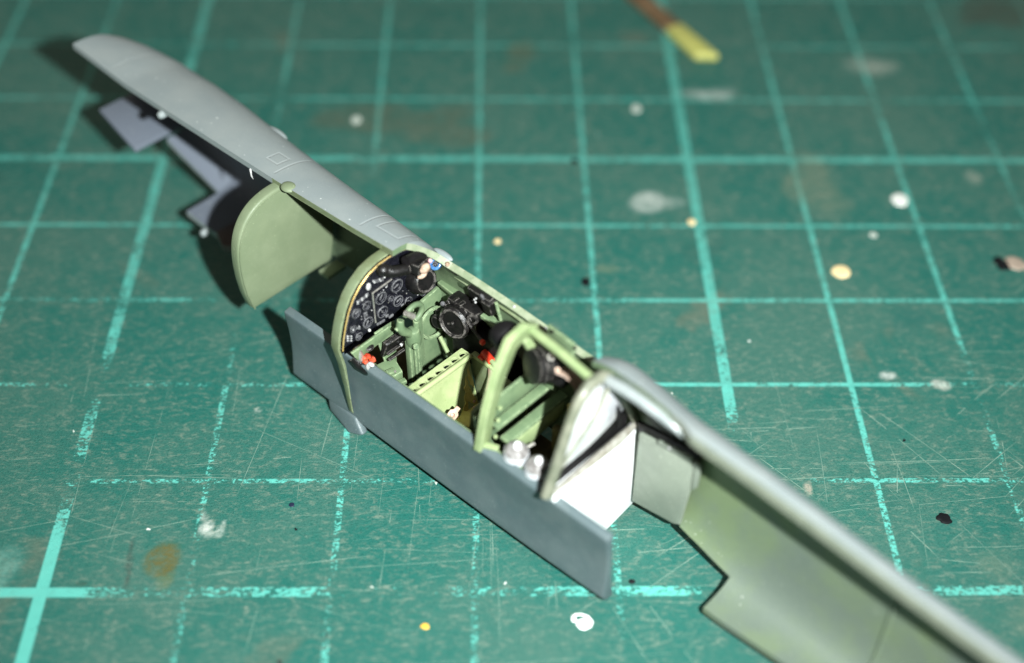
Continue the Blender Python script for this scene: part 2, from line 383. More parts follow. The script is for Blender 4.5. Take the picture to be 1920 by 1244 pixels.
def build_mat():
    x0, x1, y0, y1, st = -6.3, 7.5, -4.8, 6.6, .026
    xs_ = [-23.0]+[x0+i*st for i in range(int((x1-x0)/st)+1)]+[23.0]
    ys_ = [-14.0]+[y0+i*st for i in range(int((y1-y0)/st)+1)]+[18.0]
    nx, ny = len(xs_), len(ys_)
    X, Y = np.meshgrid(np.array(xs_), np.array(ys_))
    R = np.random.RandomState(3)
    wob = np.zeros_like(X)
    for k in range(14):
        f = R.uniform(3, 16); a = R.uniform(0, 6.28); ph = R.uniform(0, 6.28)
        wob += np.sin((X*math.cos(a)+Y*math.sin(a))*f+ph)*.9/f**.6
    wob *= .35
    colr = np.zeros((ny, nx, 4)); 
    for (x, y, rx, ry, rot, cc, amt) in SMEARS:
        dx, dy = X-x, Y-y; u = (dx*math.cos(rot)-dy*math.sin(rot))/rx; v = (dx*math.sin(rot)+dy*math.cos(rot))/ry
        r = np.sqrt(u*u+v*v)+wob; m = np.clip((1.1-r)/.6, 0, 1); m = m*m*(3-2*m)*amt
        on = m > colr[..., 3]
        for q in range(3): colr[..., q] = np.where(on, cc[q], colr[..., q])
        colr[..., 3] = np.maximum(colr[..., 3], m)
    for q in range(3):              # let the colour run a little past the visible edge
        c_ = colr[..., q]; a_ = colr[..., 3] > .001
        for _ in range(2):
            p_ = np.pad(np.where(a_, c_, 0), 1); w_ = np.pad(a_.astype(float), 1)
            sm = sum(p_[1+i:1+i+ny, 1+j:1+j+nx] for i in (-1,0,1) for j in (-1,0,1)); sw = sum(w_[1+i:1+i+ny, 1+j:1+j+nx] for i in (-1,0,1) for j in (-1,0,1))
            c_ = np.where(a_, c_, np.where(sw > 0, sm/np.maximum(sw, 1), c_)); a_ = sw > 0
        colr[..., q] = c_
    nv = nx*ny
    co = np.zeros((nv+4, 3)); co[:nv, 0] = X.ravel()*S; co[:nv, 1] = Y.ravel()*S
    for k, (x, y) in enumerate(((-23,-14),(23,-14),(23,18),(-23,18))): co[nv+k] = (x*S, y*S, -.30*S)
    idx = np.arange(nv).reshape(ny, nx)
    f = np.stack([idx[:-1,:-1], idx[:-1,1:], idx[1:,1:], idx[1:,:-1]], -1).reshape(-1, 4).tolist()
    f += [list(range(nv+3, nv-1, -1)), list(idx[0,::-1])+[nv, nv+1], list(idx[:, -1][::-1])+[nv+1, nv+2], list(idx[-1, :])+[nv+2, nv+3], list(idx[:, 0])+[nv+3, nv]]
    me = bpy.data.meshes.new('cutting_mat'); me.from_pydata(co.tolist(), [], f); me.materials.append(M['mat'])
    wear = np.zeros_like(X)
    for (xa, ya, xb, yb, r, amt) in PRINT_WEAR:
        dx, dy = xb-xa, yb-ya; l2 = dx*dx+dy*dy
        k = np.clip(((X-xa)*dx+(Y-ya)*dy)/l2, 0, 1); dd = np.hypot(X-xa-k*dx, Y-ya-k*dy)
        w_ = np.clip(1.5-dd/r, 0, 1); wear += (.46 if amt < 0 else .25)*amt*w_*w_*(3-2*w_)
    aw = me.attributes.new('print_wear', 'FLOAT', 'POINT')
    fw_ = np.zeros(nv+4); fw_[:nv] = wear.ravel(); aw.data.foreach_set('value', fw_.astype(np.float32))
    at = me.attributes.new('smear', 'FLOAT_COLOR', 'POINT')
    full = np.zeros((nv+4, 4)); full[:nv] = colr.reshape(-1, 4); at.data.foreach_set('color', full.astype(np.float32).ravel())
    o = bpy.data.objects.new('cutting_mat', me); col.objects.link(o); CENT[o.name] = Vector((0,0,0)); return o
mat_o = build_mat()
tag(mat_o, 'scratched green cutting mat printed with a worn pale grid', 'cutting mat', kind='structure')

# ------------------------------------------------------------------ the model
root = bpy.data.objects.new('model_aircraft', None); col.objects.link(root)
root.location = MODEL_LOC*S; root.rotation_euler = (0, 0, TH); root.empty_display_size = .01
tag(root, 'half assembled grey plastic aircraft fuselage with painted cockpit lying on green mat', 'scale model')
def part(mb, name, mats, parent=root, **kw): return mb.build(name, mats, parent, **kw)

# --- fuselage half: outer and inner skin between a start and an end on each section
ZT = [(-3.5,1.615),(-2.75,1.545),(-2.0,1.545),(-.84,1.55),(0,1.575),(.42,1.60),(.5,1.57),(2.1,1.57),(2.3,1.64),(2.7,1.66),(3.1,1.665),(3.57,1.635),(4.0,1.59),(4.57,1.525),(5.1,1.475),(8.0,1.25)]
BB = [(-3.5,.50),(-3.4,.60),(-3.2,.68),(-2.9,.73),(-2.4,.73),(-2.0,.70),(-1.6,.65),(-1.2,.60),(-.8,.565),(-.4,.53),(0,.505),(.42,.50),(.8,.52),(2.0,.53),(2.3,.545),(2.6,.53),(2.9,.49),(3.2,.465),(3.6,.44),(4.0,.405),(4.5,.37),(5.1,.34),(8.0,.15)]
ZC = [(-3.5,1.05),(-1,1.03),(0,.95),(.5,.87),(2.2,.87),(3,.86),(8,.85)]
PP = [(-3.5,.72),(-1.5,.70),(0,.72),(.5,.88),(2.1,.88),(2.2,.80),(2.4,.85),(2.7,1.0),(3,1.10),(4.5,1.12),(8,1.0)]
ZB = [(-3.5,.74),(-2.88,.68),(-2.3,.36),(-.9,.30),(0,.15),(3.3,.10),(3.5,.09),(8,.35)]
def section(x):
    zt, b, zc, p, zb = (lerp_table(t, x) for t in (ZT, BB, ZC, PP, ZB))
    pts = []
    for i in range(33):
        f = math.pi/2*i/32; pts.append((b*math.sin(f)**p, zc+(zt-zc)*math.cos(f)**p))
    q = .40 if x < -.9 else .55
    for i in range(1, 33):
        f = math.pi/2*i/32; pts.append((b*math.cos(f)**q if i < 32 else 0.0, zc-(zc-zb)*math.sin(f)**q))
    return pts
def cut(pts, ya, za, yb, zb_):
    """keep from the upper start (first point with y>=ya and z<=za) to the lower end (z>=zb_ or y>=yb)"""
    out = []
    for i, (y, z) in enumerate(pts):
        up = i <= 32
        if up and (y < ya or z > za): continue
        if not up and (y < yb or z < zb_): break
        out.append((y, z))
    return out
def resample(pts, n):
    d = [0]
    for a, b in zip(pts, pts[1:]): d.append(d[-1]+math.hypot(b[0]-a[0], b[1]-a[1]))
    out = []; j = 0
    for i in range(n):
        s = d[-1]*i/(n-1)
        while j < len(d)-2 and d[j+1] < s: j += 1
        k = (s-d[j])/max(1e-9, d[j+1]-d[j]); a, b = pts[j], pts[j+1]
        out.append((a[0]+(b[0]-a[0])*k, a[1]+(b[1]-a[1])*k))
    return out
def dense(pts):
    out = []
    for a, b in zip(pts, pts[1:]):
        for k in range(6): out.append((a[0]+(b[0]-a[0])*k/6, a[1]+(b[1]-a[1])*k/6))
    out.append(pts[-1]); return out
def limits(x, side):
    """(ya, za, yb, zb) at station x; side picks the value before/after a step"""
    e = 1e-4 if side > 0 else -1e-4; x += e
    ya, za = 0.0, 9.0
    if .42 < x < 2.14:
        ya, za = 0.0, lerp_table([(.42,1.585),(.47,1.53),(.52,1.43),(.60,1.36),(1.0,1.315),(1.4,1.255),(1.9,1.205),(2.14,1.18)], x)
    elif 2.14 <= x < 3.05: ya = lerp_table([(2.14,.15),(2.6,.12),(2.95,.05),(3.05,.0)], x)
    if x < -2.88: yb, zb = 0.0, .80
    elif x < -2.3: yb, zb = lerp_table([(-2.88,.36),(-2.3,.43)], x), 0.0
    elif x < -1.45: yb, zb = .04, 0.0
    elif x < -.9: yb, zb = .45, 0.0
    elif x < .3: yb, zb = 0.0, .50
    elif x < 2.85: yb, zb = 0.0, .30
    elif x < 3.35: yb, zb = 0.0, lerp_table([(2.85,.235),(3.35,.17)], x)
    else: yb, zb = 0.0, 0.0
    return ya, za, yb, zb
xs = []
def span(a, b, n):
    for i in range(n+1): xs.append((a+(b-a)*i/n, 1 if i < n else -1))
for a, b, n in ((-3.46,-2.88,10),(-2.88,-2.3,8),(-2.3,-1.45,9),(-1.45,-.9,6),(-.9,.3,12),(.3,.42,2),(.42,.62,8),(.62,2.14,18),(2.14,2.85,12),(2.85,3.05,4),(3.05,3.35,4),(3.35,8.0,46)): span(a, b, n)
NS = 44; TK = .052
vs_o, vs_i = [], []
for x, sd in xs:
    sec = dense(section(x)); lim = limits(x, sd)
    out = []
    full = sec; half = 32*6
    for i, (y, z) in enumerate(full):
        if i <= half and (y < lim[0] or z > lim[1]): continue
        if i > half and (y < lim[2] or z < lim[3]): break
        out.append((y, z))
    r = resample(out, NS)
    for j, (y, z) in enumerate(r):
        a, b = r[max(0, j-1)], r[min(NS-1, j+1)]
        ty, tz = b[0]-a[0], b[1]-a[1]; l = math.hypot(ty, tz) or 1
        ny, nz = tz/l, -ty/l            # points inward for a curve running from the top outwards and down
        if j == 0 and lim[1] > 8: ny, nz = 0.0, -1.0
        tk = TK*(1+.75*max(0, 1-j/5)*min(1, max(0, (x-2.8)/.3)))
        vs_o.append(Vector((x, y, z))); vs_i.append(Vector((x, y+ny*tk, z+nz*tk)))
for i in range(len(vs_i)):
    if vs_i[i].y < 0.0: vs_i[i].y = 0.0
mb = MB(); ns = len(xs); N = ns*NS
faces, mi = [], []
def is_step(i): return abs(xs[i][0]-xs[i+1][0]) < 1e-6
for i in range(ns-1):
    for j in range(NS-1):
        a, b, c, d = i*NS+j, i*NS+j+1, (i+1)*NS+j+1, (i+1)*NS+j
        if is_step(i): continue
        faces.append((a, d, c, b)); mi.append(0)
        faces.append((a+N, b+N, c+N, d+N)); mi.append(1)
    for j in (0, NS-1):
        a, d = i*NS+j, (i+1)*NS+j
        if is_step(i): continue
        faces.append((a, a+N, d+N, d) if j == 0 else (a, d, d+N, a+N)); mi.append(2 if xs[i][0] < -.9 else (3 if j == 0 and xs[i][0] > 2.8 else 5 if j == 0 and .41 < xs[i][0] < 2.1 else (4 if xs[i][0] < .42 and j == 0 else 1)))
# end walls, and the steps where a span begins or ends
ends = [0, ns-1] + [k for i in range(ns-1) if is_step(i) for k in (i, i+1)]
for i in ends:
    for j in range(NS-1):
        a, b = i*NS+j, i*NS+j+1
        faces.append((a, b, b+N, a+N)); mi.append(2 if xs[i][0] < -.9 else 1)
mb.v = vs_o+vs_i; mb.f = faces; mb.mi = mi
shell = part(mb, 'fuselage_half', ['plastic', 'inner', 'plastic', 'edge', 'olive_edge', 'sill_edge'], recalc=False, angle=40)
tag(shell, 'grey starboard fuselage skin, green inside')

# nose deck: flat plate under the front of the nose, edge pips on the seam
def yin(x, z):
    b = lerp_table(BB, x); return b-TK-.01
mb = MB()
poly = [(-3.46,.10,.90),(-2.88,.035,.80),(-2.88,yin(-2.88,.8)-.02,.80),(-3.46,yin(-3.46,.9)-.02,.90)]
mb.prism(poly, (0,0,-.045)); part(mb, 'nose_deck', 'inner', bevel=.008)
for x, z, nm in ((-2.26,1.475,'locating_pin'),(-1.95,.42,'locating_pin')):
    mb = MB(); mb.lathe([(.034,0),(.034,.04),(.026,.06),(.012,.068)], (x, .02, z), (0,-1,0), 14); part(mb, nm, 'plastic')
# brown engine lug low in the nose
mb = MB(); mb.prism([(-1.88,.06,.43),(-1.70,-.02,.43),(-1.62,.05,.43),(-1.62,.30,.43),(-1.88,.30,.43)], (0,0,-.07)); part(mb, 'engine_lug', paint('brown_plastic', (.07,.055,.05),(.10,.08,.07), .5), bevel=.01)
# exhaust bulge on the far flank
mb = MB(); mb.sphere((-1.52,.545,1.365), .06, 18, sq=(2.2,.7,.7)); part(mb, 'exhaust_bulge', 'plastic', parent=shell)
mb = MB(); mb.sphere((-1.80,.48,1.43), .05, 16, sq=(1.6,.7,.45)); part(mb, 'exhaust_bulge', 'plastic', parent=shell)
mb = MB(); mb.sphere((.50,.415,1.355), .045, 16, sq=(2.2,.7,.6)); part(mb, 'windscreen_fairing', 'plastic', parent=shell)
# sliver of flash hanging from the seam
mb = MB(); mb.tube([(-1.16,.0,1.50),(-1.13,-.02,1.46),(-1.12,-.015,1.43)], [.008,.006,.002], 6); part(mb, 'flash_sliver', 'white_dot', parent=shell)

# --- firewall
def arch(prof, both=True):
    """closed outline in (y,z) from a half profile listed from the top centre outwards and down"""
    l = [(-y, z) for y, z in prof]; r = [(y, z) for y, z in prof]
    return l[::-1] + r[1:] if prof[0][0] == 0 else l[::-1] + r
def smooth_half(top, wid, zc, zlow, p, n=18, ylow=None):
    out = []
    for i in range(n+1):
        f = math.pi/2*i/n; out.append((wid*math.sin(f)**p, zc+(top-zc)*math.cos(f)**p))
    return out
fw = smooth_half(1.515, .478, .98, .53, .80, 22) + [(.472,.85),(.452,.70),(.428,.60),(.408,.53)]
fo = arch(fw)
mb = MB(); mb.prism([(-.80,y,z) for y, z in fo], (-.10,0,0)); fwo = part(mb, 'firewall', 'firewall', bevel=.022, seg=3, angle=50)
tag(fwo, 'rounded pale green firewall plate')
# thin bright lip where the edge meets the face
mb = MB(); mb.tube([(-.803, y*.968, .53+(z-.53)*.975) for y, z in fo if y < .1], .008, 6); part(mb, 'firewall_lip', 'firewall', parent=fwo, angle=60)
mb = MB(); mb.sphere((-.73,.02,1.540), .068, 20, sq=(1.0,.85,.42)); part(mb, 'locating_lug', 'firewall', parent=fwo)
mb = MB(); mb.box((-.735,.36,.50),(.12,.20,.04)); part(mb, 'mounting_tab', 'firewall', parent=fwo, bevel=.006)

# --- instrument panel bulkhead (olive hoop) and panel
ip_h = [(0,1.512),(.10,1.507),(.20,1.478),(.29,1.42),(.36,1.345),(.415,1.25),(.455,1.14),(.485,1.03),(.502,.93)]
hoop_in = ip_h; hoop_out = [(y*1.04, z+.010) for y, z in ip_h]
oo = [(-y, z) for y, z in hoop_out][::-1]
ii = [(-y, z) for y, z in hoop_in][::-1]
# the port half runs on down the outside of the side panel
oo = [(-.432,.20),(-.440,.30),(-.452,.46),(-.485,.74)] + oo + [(y, z) for y, z in hoop_out][1:]
ii = [(-.415,.16),(-.43,.30),(-.44,.50),(-.46,.74)] + ii + [(y, z) for y, z in hoop_in][1:]
oo = [(y, z-.0) for y, z in oo]
V = []; F = []; n = len(oo)
for i in range(n):
    (y, z), (yi, zi) = oo[i], ii[i]
    k_ = min(1, max(0, (.93-z)/.75)) if y < 0 else 0
    V += [(.272+.02*k_,y,z),(.355-.025*k_,y,z),(.355-.025*k_,yi,zi),(.272+.02*k_,yi,zi)]
for i in range(n-1):
    for k in range(4): F.append((i*4+k, i*4+(k+1) % 4, (i+1)*4+(k+1) % 4, (i+1)*4+k))
F += [(0,1,2,3), tuple((n-1)*4+k for k in (3,2,1,0))]
mb = MB(); mb.add(V, F); part(mb, 'instrument_bulkhead', 'olive_edge', bevel=.010)
# green back plate of the bulkhead
pl = arch([(y*.985, z-.004) for y, z in ip_h]); 
mb = MB(); mb.prism([(.30,y,z) for y, z in pl]+[], (-.04,0,0)); part(mb, 'bulkhead_web', 'olive_edge')
# black panel: arched top, bottom with a dip in the middle
bot = [(.485,.955),(.42,.945),(.33,.925),(.24,.925),(.17,.955),(.09,.955),(.03,.925),(-.10,.93),(-.25,.945),(-.40,.945),(-.485,.95)]
outl = [(-y*.97, z-.012) for y, z in ip_h][::-1] + [(y*.97, z-.012) for y, z in ip_h][1:] + bot
mb = MB(); mb.prism([(.375,y,z) for y, z in outl], (-.05,0,0)); ip = part(mb, 'instrument_panel', 'panel_black', bevel=.006)
tag(ip, 'black instrument panel with silver-rimmed dials')
PX = .378
def gauge(y, z, r, col_='grey_dot', needle=True):
    m_ = MB(); m_.lathe([(r,0),(r,.012),(r*.86,.020),(r*.80,.020),(r*.76,.008),(.001,.008)], (PX-.004,y,z), (1,0,0), 20)
    g = part(m_, 'dial', 'panel_black', parent=ip)
    m_ = MB(); m_.ring((PX+.012,y,z), (1,0,0), r*.93, r*.075, 20, 6); part(m_, 'dial_rim', 'grey_dot', parent=g) if False else None
    return g
for (y, z, r) in ((-.108,1.063,.052),(-.114,1.204,.056),(-.254,1.058,.050),(-.355,1.215,.042),(.048,1.218,.058),(-.254,1.224,.040),(.050,1.066,.050),(-.349,.985,.036),(-.395,1.09,.032),(.15,1.00,.040),(.406,1.00,.045),(.31,.985,.036),(-.02,1.135,.028)):
    g = gauge(y, z, r)
    mb = MB(); mb.ring((PX+.013,y,z), (1,0,0), r*.90, r*.07, 22, 6)
    part(mb, 'dial_rim', 'grey_dot', parent=ip)
    a = random.uniform(0, 6.28)
    mb = MB(); mb.tube([(PX+.008,y-.3*r*math.cos(a),z-.3*r*math.sin(a)),(PX+.009,y+.55*r*math.cos(a),z+.55*r*math.sin(a))], .005, 6)
    mb.sphere((PX+.006,y,z), r*.16, 8); part(mb, 'needle', 'grey_dot', parent=ip)
# seams of the panel, rows of switches, placards
for a, b in (((.01,1.299),(-.181,1.289)), ((-.181,1.289),(-.172,.994))):
    mb = MB(); mb.tube([(PX,a[0],a[1]),(PX,b[0],b[1])], .0065, 6); part(mb, 'panel_seam', 'silver', parent=ip)
def row(y0, z0, y1, z1, n, r=.007):
    for i in range(n):
        k = i/(n-1); mb = MB(); mb.sphere((PX, y0+(y1-y0)*k, z0+(z1-z0)*k), r, 8)
        part(mb, 'switch_glint', 'grey_dot' if (i*7) % 3 else 'white_dot', parent=ip)
row(-.165,1.395,-.085,1.365,5); row(-.155,1.375,-.075,1.345,5); row(-.325,1.30,-.225,1.315,8); row(-.325,1.283,-.225,1.298,8)
row(-.445,1.045,-.41,1.02,4); row(-.447,1.025,-.412,1.0,4); row(-.449,1.003,-.415,.98,4); row(-.39,1.07,-.33,1.055,4, .009)
for y, z, w, h in ((-.262,1.15,.035,.014),(-.262,1.125,.035,.014),(-.262,1.10,.03,.012),(-.11,.96,.05,.02),(-.02,.955,.045,.02),(-.06,.985,.03,.02),(.10,.985,.03,.02),(-.15,.965,.03,.018)):
    mb = MB(); mb.box((PX,y,z),(.014,w,h)); part(mb, 'placard', 'grey_dot', parent=ip, bevel=.003)
mb = MB(); mb.sphere((PX+.006,-.218,1.378), .022, 10, sq=(.6,1,1.5)); part(mb, 'warning_lamp', 'white_dot', parent=ip)
mb = MB(); mb.sphere((PX+.004,-.241,.966), .013, 10); part(mb, 'warning_lamp', 'white_dot', parent=ip)
mb = MB(); mb.sphere((PX+.004,-.335,1.05), .013, 10); part(mb, 'warning_lamp', 'grey_dot', parent=ip)
for k in range(48):
    yy = random.uniform(-.44,.40); zz = random.uniform(.955,1.42)
    if abs(yy) > .47*math.sqrt(max(.02, 1-((zz-.93)/.62)**2))-.02: continue
    mb = MB(); mb.sphere((PX, yy, zz), random.uniform(.0025,.006), 6, sq=(1, random.uniform(1,2.2), 1)); part(mb, 'switch_glint', random.choice(('grey_dot','grey_dot','silver','white_dot')), parent=ip)  # scattered specks standing in for glints on the panel, coloured grey to white
# brass edge of the etched panel
mb = MB(); mb.tube([(.368,-y*.982,z-.006) for y, z in ip_h[::-1]]+[(.368,y*.982,z-.006) for y, z in ip_h[1:]], .006, 6); part(mb, 'brass_edge', 'brass', parent=ip)

# --- gunsight and coaming above the panel
mb = MB(); mb.lathe([(.105,0),(.115,.02),(.115,.10),(.10,.13),(.085,.14),(.08,.13),(.001,.13)], (.36,.255,1.16), (.9,-.05,.25), 26); part(mb, 'compass_drum', 'black')
gs = bpy.data.objects.new('gunsight', None); gs.location = Vector((.45,.2,1.38))*S; col.objects.link(gs); gs.parent = root
tag(gs, 'black gunsight with beige body and blue lens')
CENT['gunsight'] = gs.location.copy()
SHIFT = {'pilot_seat': Vector((-.065,.055,-.105))}
def sub(mb, name, mats, emp, **kw):
    for q in mb.v: q += SHIFT.get(emp.name, Vector((0,0,0)))
    o = mb.build(name, mats, emp, **kw); o.location = Vector(o.location)-emp.location; return o
mb = MB(); mb.tube([(.42,-.115,1.50),(.47,-.06,1.47),(.50,.06,1.44)], [.040,.044,.040], 14); sub(mb, 'sight_tube', 'black', gs, angle=50)
mb = MB(); mb.sphere((.435,-.115,1.50), .046, 14); sub(mb, 'tube_cap', 'black', gs)
mb = MB(); mb.tube([(.48,.06,1.50),(.47,.17,1.47),(.46,.26,1.42)], .040, 12); sub(mb, 'crash_pad', 'matt_black', gs, angle=50)
mb = MB(); mb.box((.46,.20,1.375),(.12,.15,.10), rotz(.2)); sub(mb, 'sight_body', 'black', gs, bevel=.02)
mb = MB(); mb.sphere((.53,.20,1.375), .050, 14, sq=(.7,1.0,.8)); sub(mb, 'sight_mount', 'beige', gs)
mb = MB(); mb.sphere((.52,.18,1.315), .036, 12, sq=(.7,1.25,.6)); sub(mb, 'sight_mount', 'beige', gs)
mb = MB(); mb.ring((.50,.335,1.315), (.8,-.3,.5), .036, .013, 20, 8); sub(mb, 'lens_ring', 'blue', gs)
mb = MB(); mb.lathe([(.034,0),(.03,.01),(.001,.012)], (.49,.335,1.31), (.8,-.3,.5), 16); sub(mb, 'lens', 'panel_black', gs)
mb = MB(); mb.sphere((.52,.265,1.40), .018, 10); sub(mb, 'bulb', paint('rosy_dot', (.5,.25,.28),(.6,.4,.4), .3), gs)
mb = MB(); mb.sphere((.60,.36,1.355), .020, 10); sub(mb, 'bulb', 'beige', gs)
mb = MB(); mb.box((.62,.40,1.30),(.13,.05,.05)); part(mb, 'switch_box', 'black', bevel=.008)

# --- port side panel (outer face of the cockpit tub)
prof_out = [(-.385,.06),(-.425,.13),(-.418,.20),(-.403,.34),(-.398,.46),(-.404,.60),(-.418,.74),(-.420,.785)]
prof_in = [(-.350,.80),(-.352,.74),(-.345,.50),(-.335,.30),(-.32,.14),(-.31,.06)]
sp = prof_out+prof_in
mb = MB(); n = len(sp); stx = [-.385,-.2,.0,.24,.5,1.0,1.6,2.2,2.80]
V = []; F = []
for x in stx:
    dz = .012*math.sin(x*1.3)
    taper = 0 if x < 2.0 else (x-2.0)*.035
    for (y, z) in sp: V.append((x-(.0 if x > 0 else (z-.4)*.03), y+taper*(1-z), z+dz*z))
for i in range(len(stx)-1):
    for k in range(n): F.append((i*n+k, i*n+(k+1) % n, (i+1)*n+(k+1) % n, (i+1)*n+k))
F += [tuple(range(n-1,-1,-1)), tuple((len(stx)-1)*n+k for k in range(n))]
mb.add(V, F)
fi = []
mb.mi = [1 if (k % n) in range(9, 13) else 0 for k in range((len(stx)-1)*n)] + [0, 0]
panel = part(mb, 'side_panel', ['panel', 'green'], bevel=.014, seg=3, angle=50)
tag(panel, 'dark blue-grey port cockpit side panel')
mb = MB(); mb.prism([(.02,-.415,.14),(.36,-.44,.16),(.47,-.47,.06),(.34,-.50,.02),(.06,-.44,.03)], (0,.07,0)); part(mb, 'wing_root_wedge', 'panel', parent=panel, bevel=.02, seg=3)
# pale sill strip on top of the inner side
mb = MB(); mb.box((1.30,-.338,.765),(1.84,.03,.03)); part(mb, 'sill_strip', 'green', parent=panel, bevel=.008)

# --- cockpit floor and starboard wall fittings
mb = MB(); mb.box((.98,.04,.20),(2.60,.66,.04)); part(mb, 'cockpit_floor', 'floor')
mb = MB(); mb.prism([(.40,.455,.98),(.40,.16,.93),(.46,.16,.24),(.46,.455,.24)], (.03,.0,0)); part(mb, 'foot_panel', 'green', bevel=.008)
mb = MB(); mb.ring((.50,.30,.75), (1,-.1,.1), .13, .016, 22, 6); part(mb, 'round_pressing', 'green')
mb = MB(); mb.prism([(.445,.46,1.06),(.445,.40,1.06),(1.10,.36,1.04),(1.10,.43,1.04)], (0,0,-.035)); part(mb, 'wall_rail', 'green', bevel=.006)
mb = MB(); mb.prism([(.50,.445,1.02),(.50,.445,.25),(1.60,.445,.25),(1.60,.445,1.02)], (0,.025,0)); part(mb, 'wall_liner', 'green', bevel=.005)
mb = MB(); mb.prism([(.62,.40,1.27),(.78,.40,1.27),(.78,.44,1.10),(.62,.44,1.10)], (0,.03,0)); part(mb, 'wall_bracket', 'green', bevel=.008)
mb = MB(); mb.tube([(1.06,.385,1.25),(1.10,.395,1.10)], .013, 8); part(mb, 'conduit', 'green')
mb = MB(); mb.tube([(.62,.42,1.21),(1.2,.425,1.19),(1.62,.42,1.15)], .014, 8); part(mb, 'sill_conduit', 'olive_edge')
for x in (.70, 1.20, 1.50): 
    mb = MB(); mb.sphere((x,.425,1.30-.06*(x-.7)), .013, 8); part(mb, 'rivet', 'white_dot')
mb = MB(); mb.tube([(.52,.34,.58),(.66,.30,.50)], .017, 8); part(mb, 'pedal_rod', 'pale')

# radio control box with round dial
rb = MB(); rb.box((.77,.385,.95),(.30,.13,.24)); rbx = part(rb, 'radio_box', 'black', bevel=.02)
tag(rbx, 'black radio control box with round dial')
mb = MB(); mb.lathe([(.135,0),(.135,.10),(.122,.118),(.108,.118),(.104,.104),(.001,.104)], (.735,.365,.915), (.12,-1,.12), 28); part(mb, 'dial_drum', 'black', parent=rbx)
mb = MB(); mb.ring((.748,.247,.93), (.12,-1,.12), .115, .006, 28, 6); part(mb, 'drum_rim', 'black', parent=rbx)
mb = MB(); mb.sphere((.748,.25,.93), .017, 10); mb.tube([(.748,.252,.93),(.70,.252,.90)], .008, 6); part(mb, 'dial_pointer', 'black', parent=rbx)
for i in range(9):
    a = i*.42+.6
    mb = MB(); mb.box((.735+.152*math.cos(a),.345,.915+.152*math.sin(a)),(.030,.06,.030), roty(-a)); part(mb, 'lug', 'black', parent=rbx, bevel=.004)
mb = MB(); mb.box((.555,.375,.80),(.14,.12,.15)); part(mb, 'switch_block', 'black', parent=rbx, bevel=.025)
mb = MB(); mb.lathe([(.06,0),(.06,.05),(.045,.065),(.001,.065)], (.555,.33,.80), (0,-1,.1), 18); part(mb, 'block_knob', 'black', parent=rbx)
mb = MB(); mb.ring((.905,.30,1.035), (.4,-1,.6), .035, .014, 16, 6); part(mb, 'cable_clamp', 'black', parent=rbx)
mb = MB(); mb.sphere((.60,.30,1.005), .02, 8); part(mb, 'screw', 'grey_dot', parent=rbx)
mb = MB(); mb.box((.98,.38,.72),(.62,.13,.36)); part(mb, 'electrical_box', 'matt_black', bevel=.02)
mb = MB(); mb.box((1.30,.40,.98),(.36,.09,.20)); part(mb, 'electrical_box', 'matt_black', bevel=.02)
# lever with red tip
mb = MB(); mb.tube([(.90,.28,.99),(1.02,.27,.935)], .013, 8); lv = part(mb, 'flap_lever', 'black')
mb = MB(); mb.sphere((1.04,.265,.925), .024, 10); part(mb, 'lever_knob', 'red', parent=lv)
# upper black box
mb = MB(); mb.box((.91,.415,1.205),(.23,.09,.12), rotx(.25)); ub = part(mb, 'wall_box', 'black', bevel=.012)
mb = MB(); mb.box((1.0,.395,1.185),(.09,.10,.13), rotx(.25)); part(mb, 'box_cover', 'black', parent=ub, bevel=.01)
for x, z in ((.885,1.195),(.90,1.215),(.895,1.175)):
    mb = MB(); mb.sphere((x,.345,z), .009, 8); part(mb, 'box_screw', 'white_dot', parent=ub)
mb = MB(); mb.box((.955,.355,1.255),(.03,.02,.055), rotx(.3)); part(mb, 'latch', 'grey_dot', parent=ub, bevel=.004)

# --- control column
cs = bpy.data.objects.new('control_column', None); cs.location = Vector((.55,.05,.3))*S; col.objects.link(cs); cs.parent = root
tag(cs, 'green control column with hooked grip')
for dy in (-.04, 0, .04):
    mb = MB(); mb.box((.585+.01*(dy == 0),.0+dy,.56),(.055,.030,.56), roty(-.03)); sub(mb, 'column_rail', 'green', cs, bevel=.008)
mb = MB(); mb.lathe([(.055,0),(.06,.03),(.06,.09),(.045,.14),(.03,.15)], (.59,.0,.80), (0,0,1), 16); sub(mb, 'column_boot', 'green', cs)
mb = MB(); mb.lathe([(.026,0),(.026,.05),(.018,.06)], (.62,-.02,.83), (.8,-.45,.3), 12); sub(mb, 'pivot_bolt', 'green', cs)
mb = MB(); mb.tube([(.59,-.02,.90),(.585,-.05,.945),(.58,-.095,.985),(.575,-.115,1.04),(.57,-.10,1.09)], [.03,.034,.036,.034,.026], 12); sub(mb, 'grip', 'green', cs, angle=50)
mb = MB(); mb.tube([(.575,-.155,1.03),(.575,-.10,1.05)], [.016,.02], 8); sub(mb, 'trigger', 'green', cs)
mb = MB(); mb.tube([(.57+.0*a, .03+.085*math.cos(a), 1.07+.075*math.sin(a)) for a in [(-1.5+i*.36) for i in range(13)]], .022, 10); sub(mb, 'hoop', 'green', cs, angle=50)
mb = MB(); mb.tube([(.59,.03,.92),(.585,.04,1.0)], .024, 10); sub(mb, 'hoop_stem', 'green', cs)
mb = MB(); mb.tube([(.60,-.075,1.165),(.62,-.02,1.105)], [.022,.026], 12); sub(mb, 'grip_button', 'silver', cs)
# right trunnion plate
mb = MB(); mb.prism([(.50,.10,1.0),(.50,.16,.92),(.52,.15,.50),(.52,.09,.40)], (.03,0,0)); part(mb, 'column_bracket', 'green', bevel=.008)

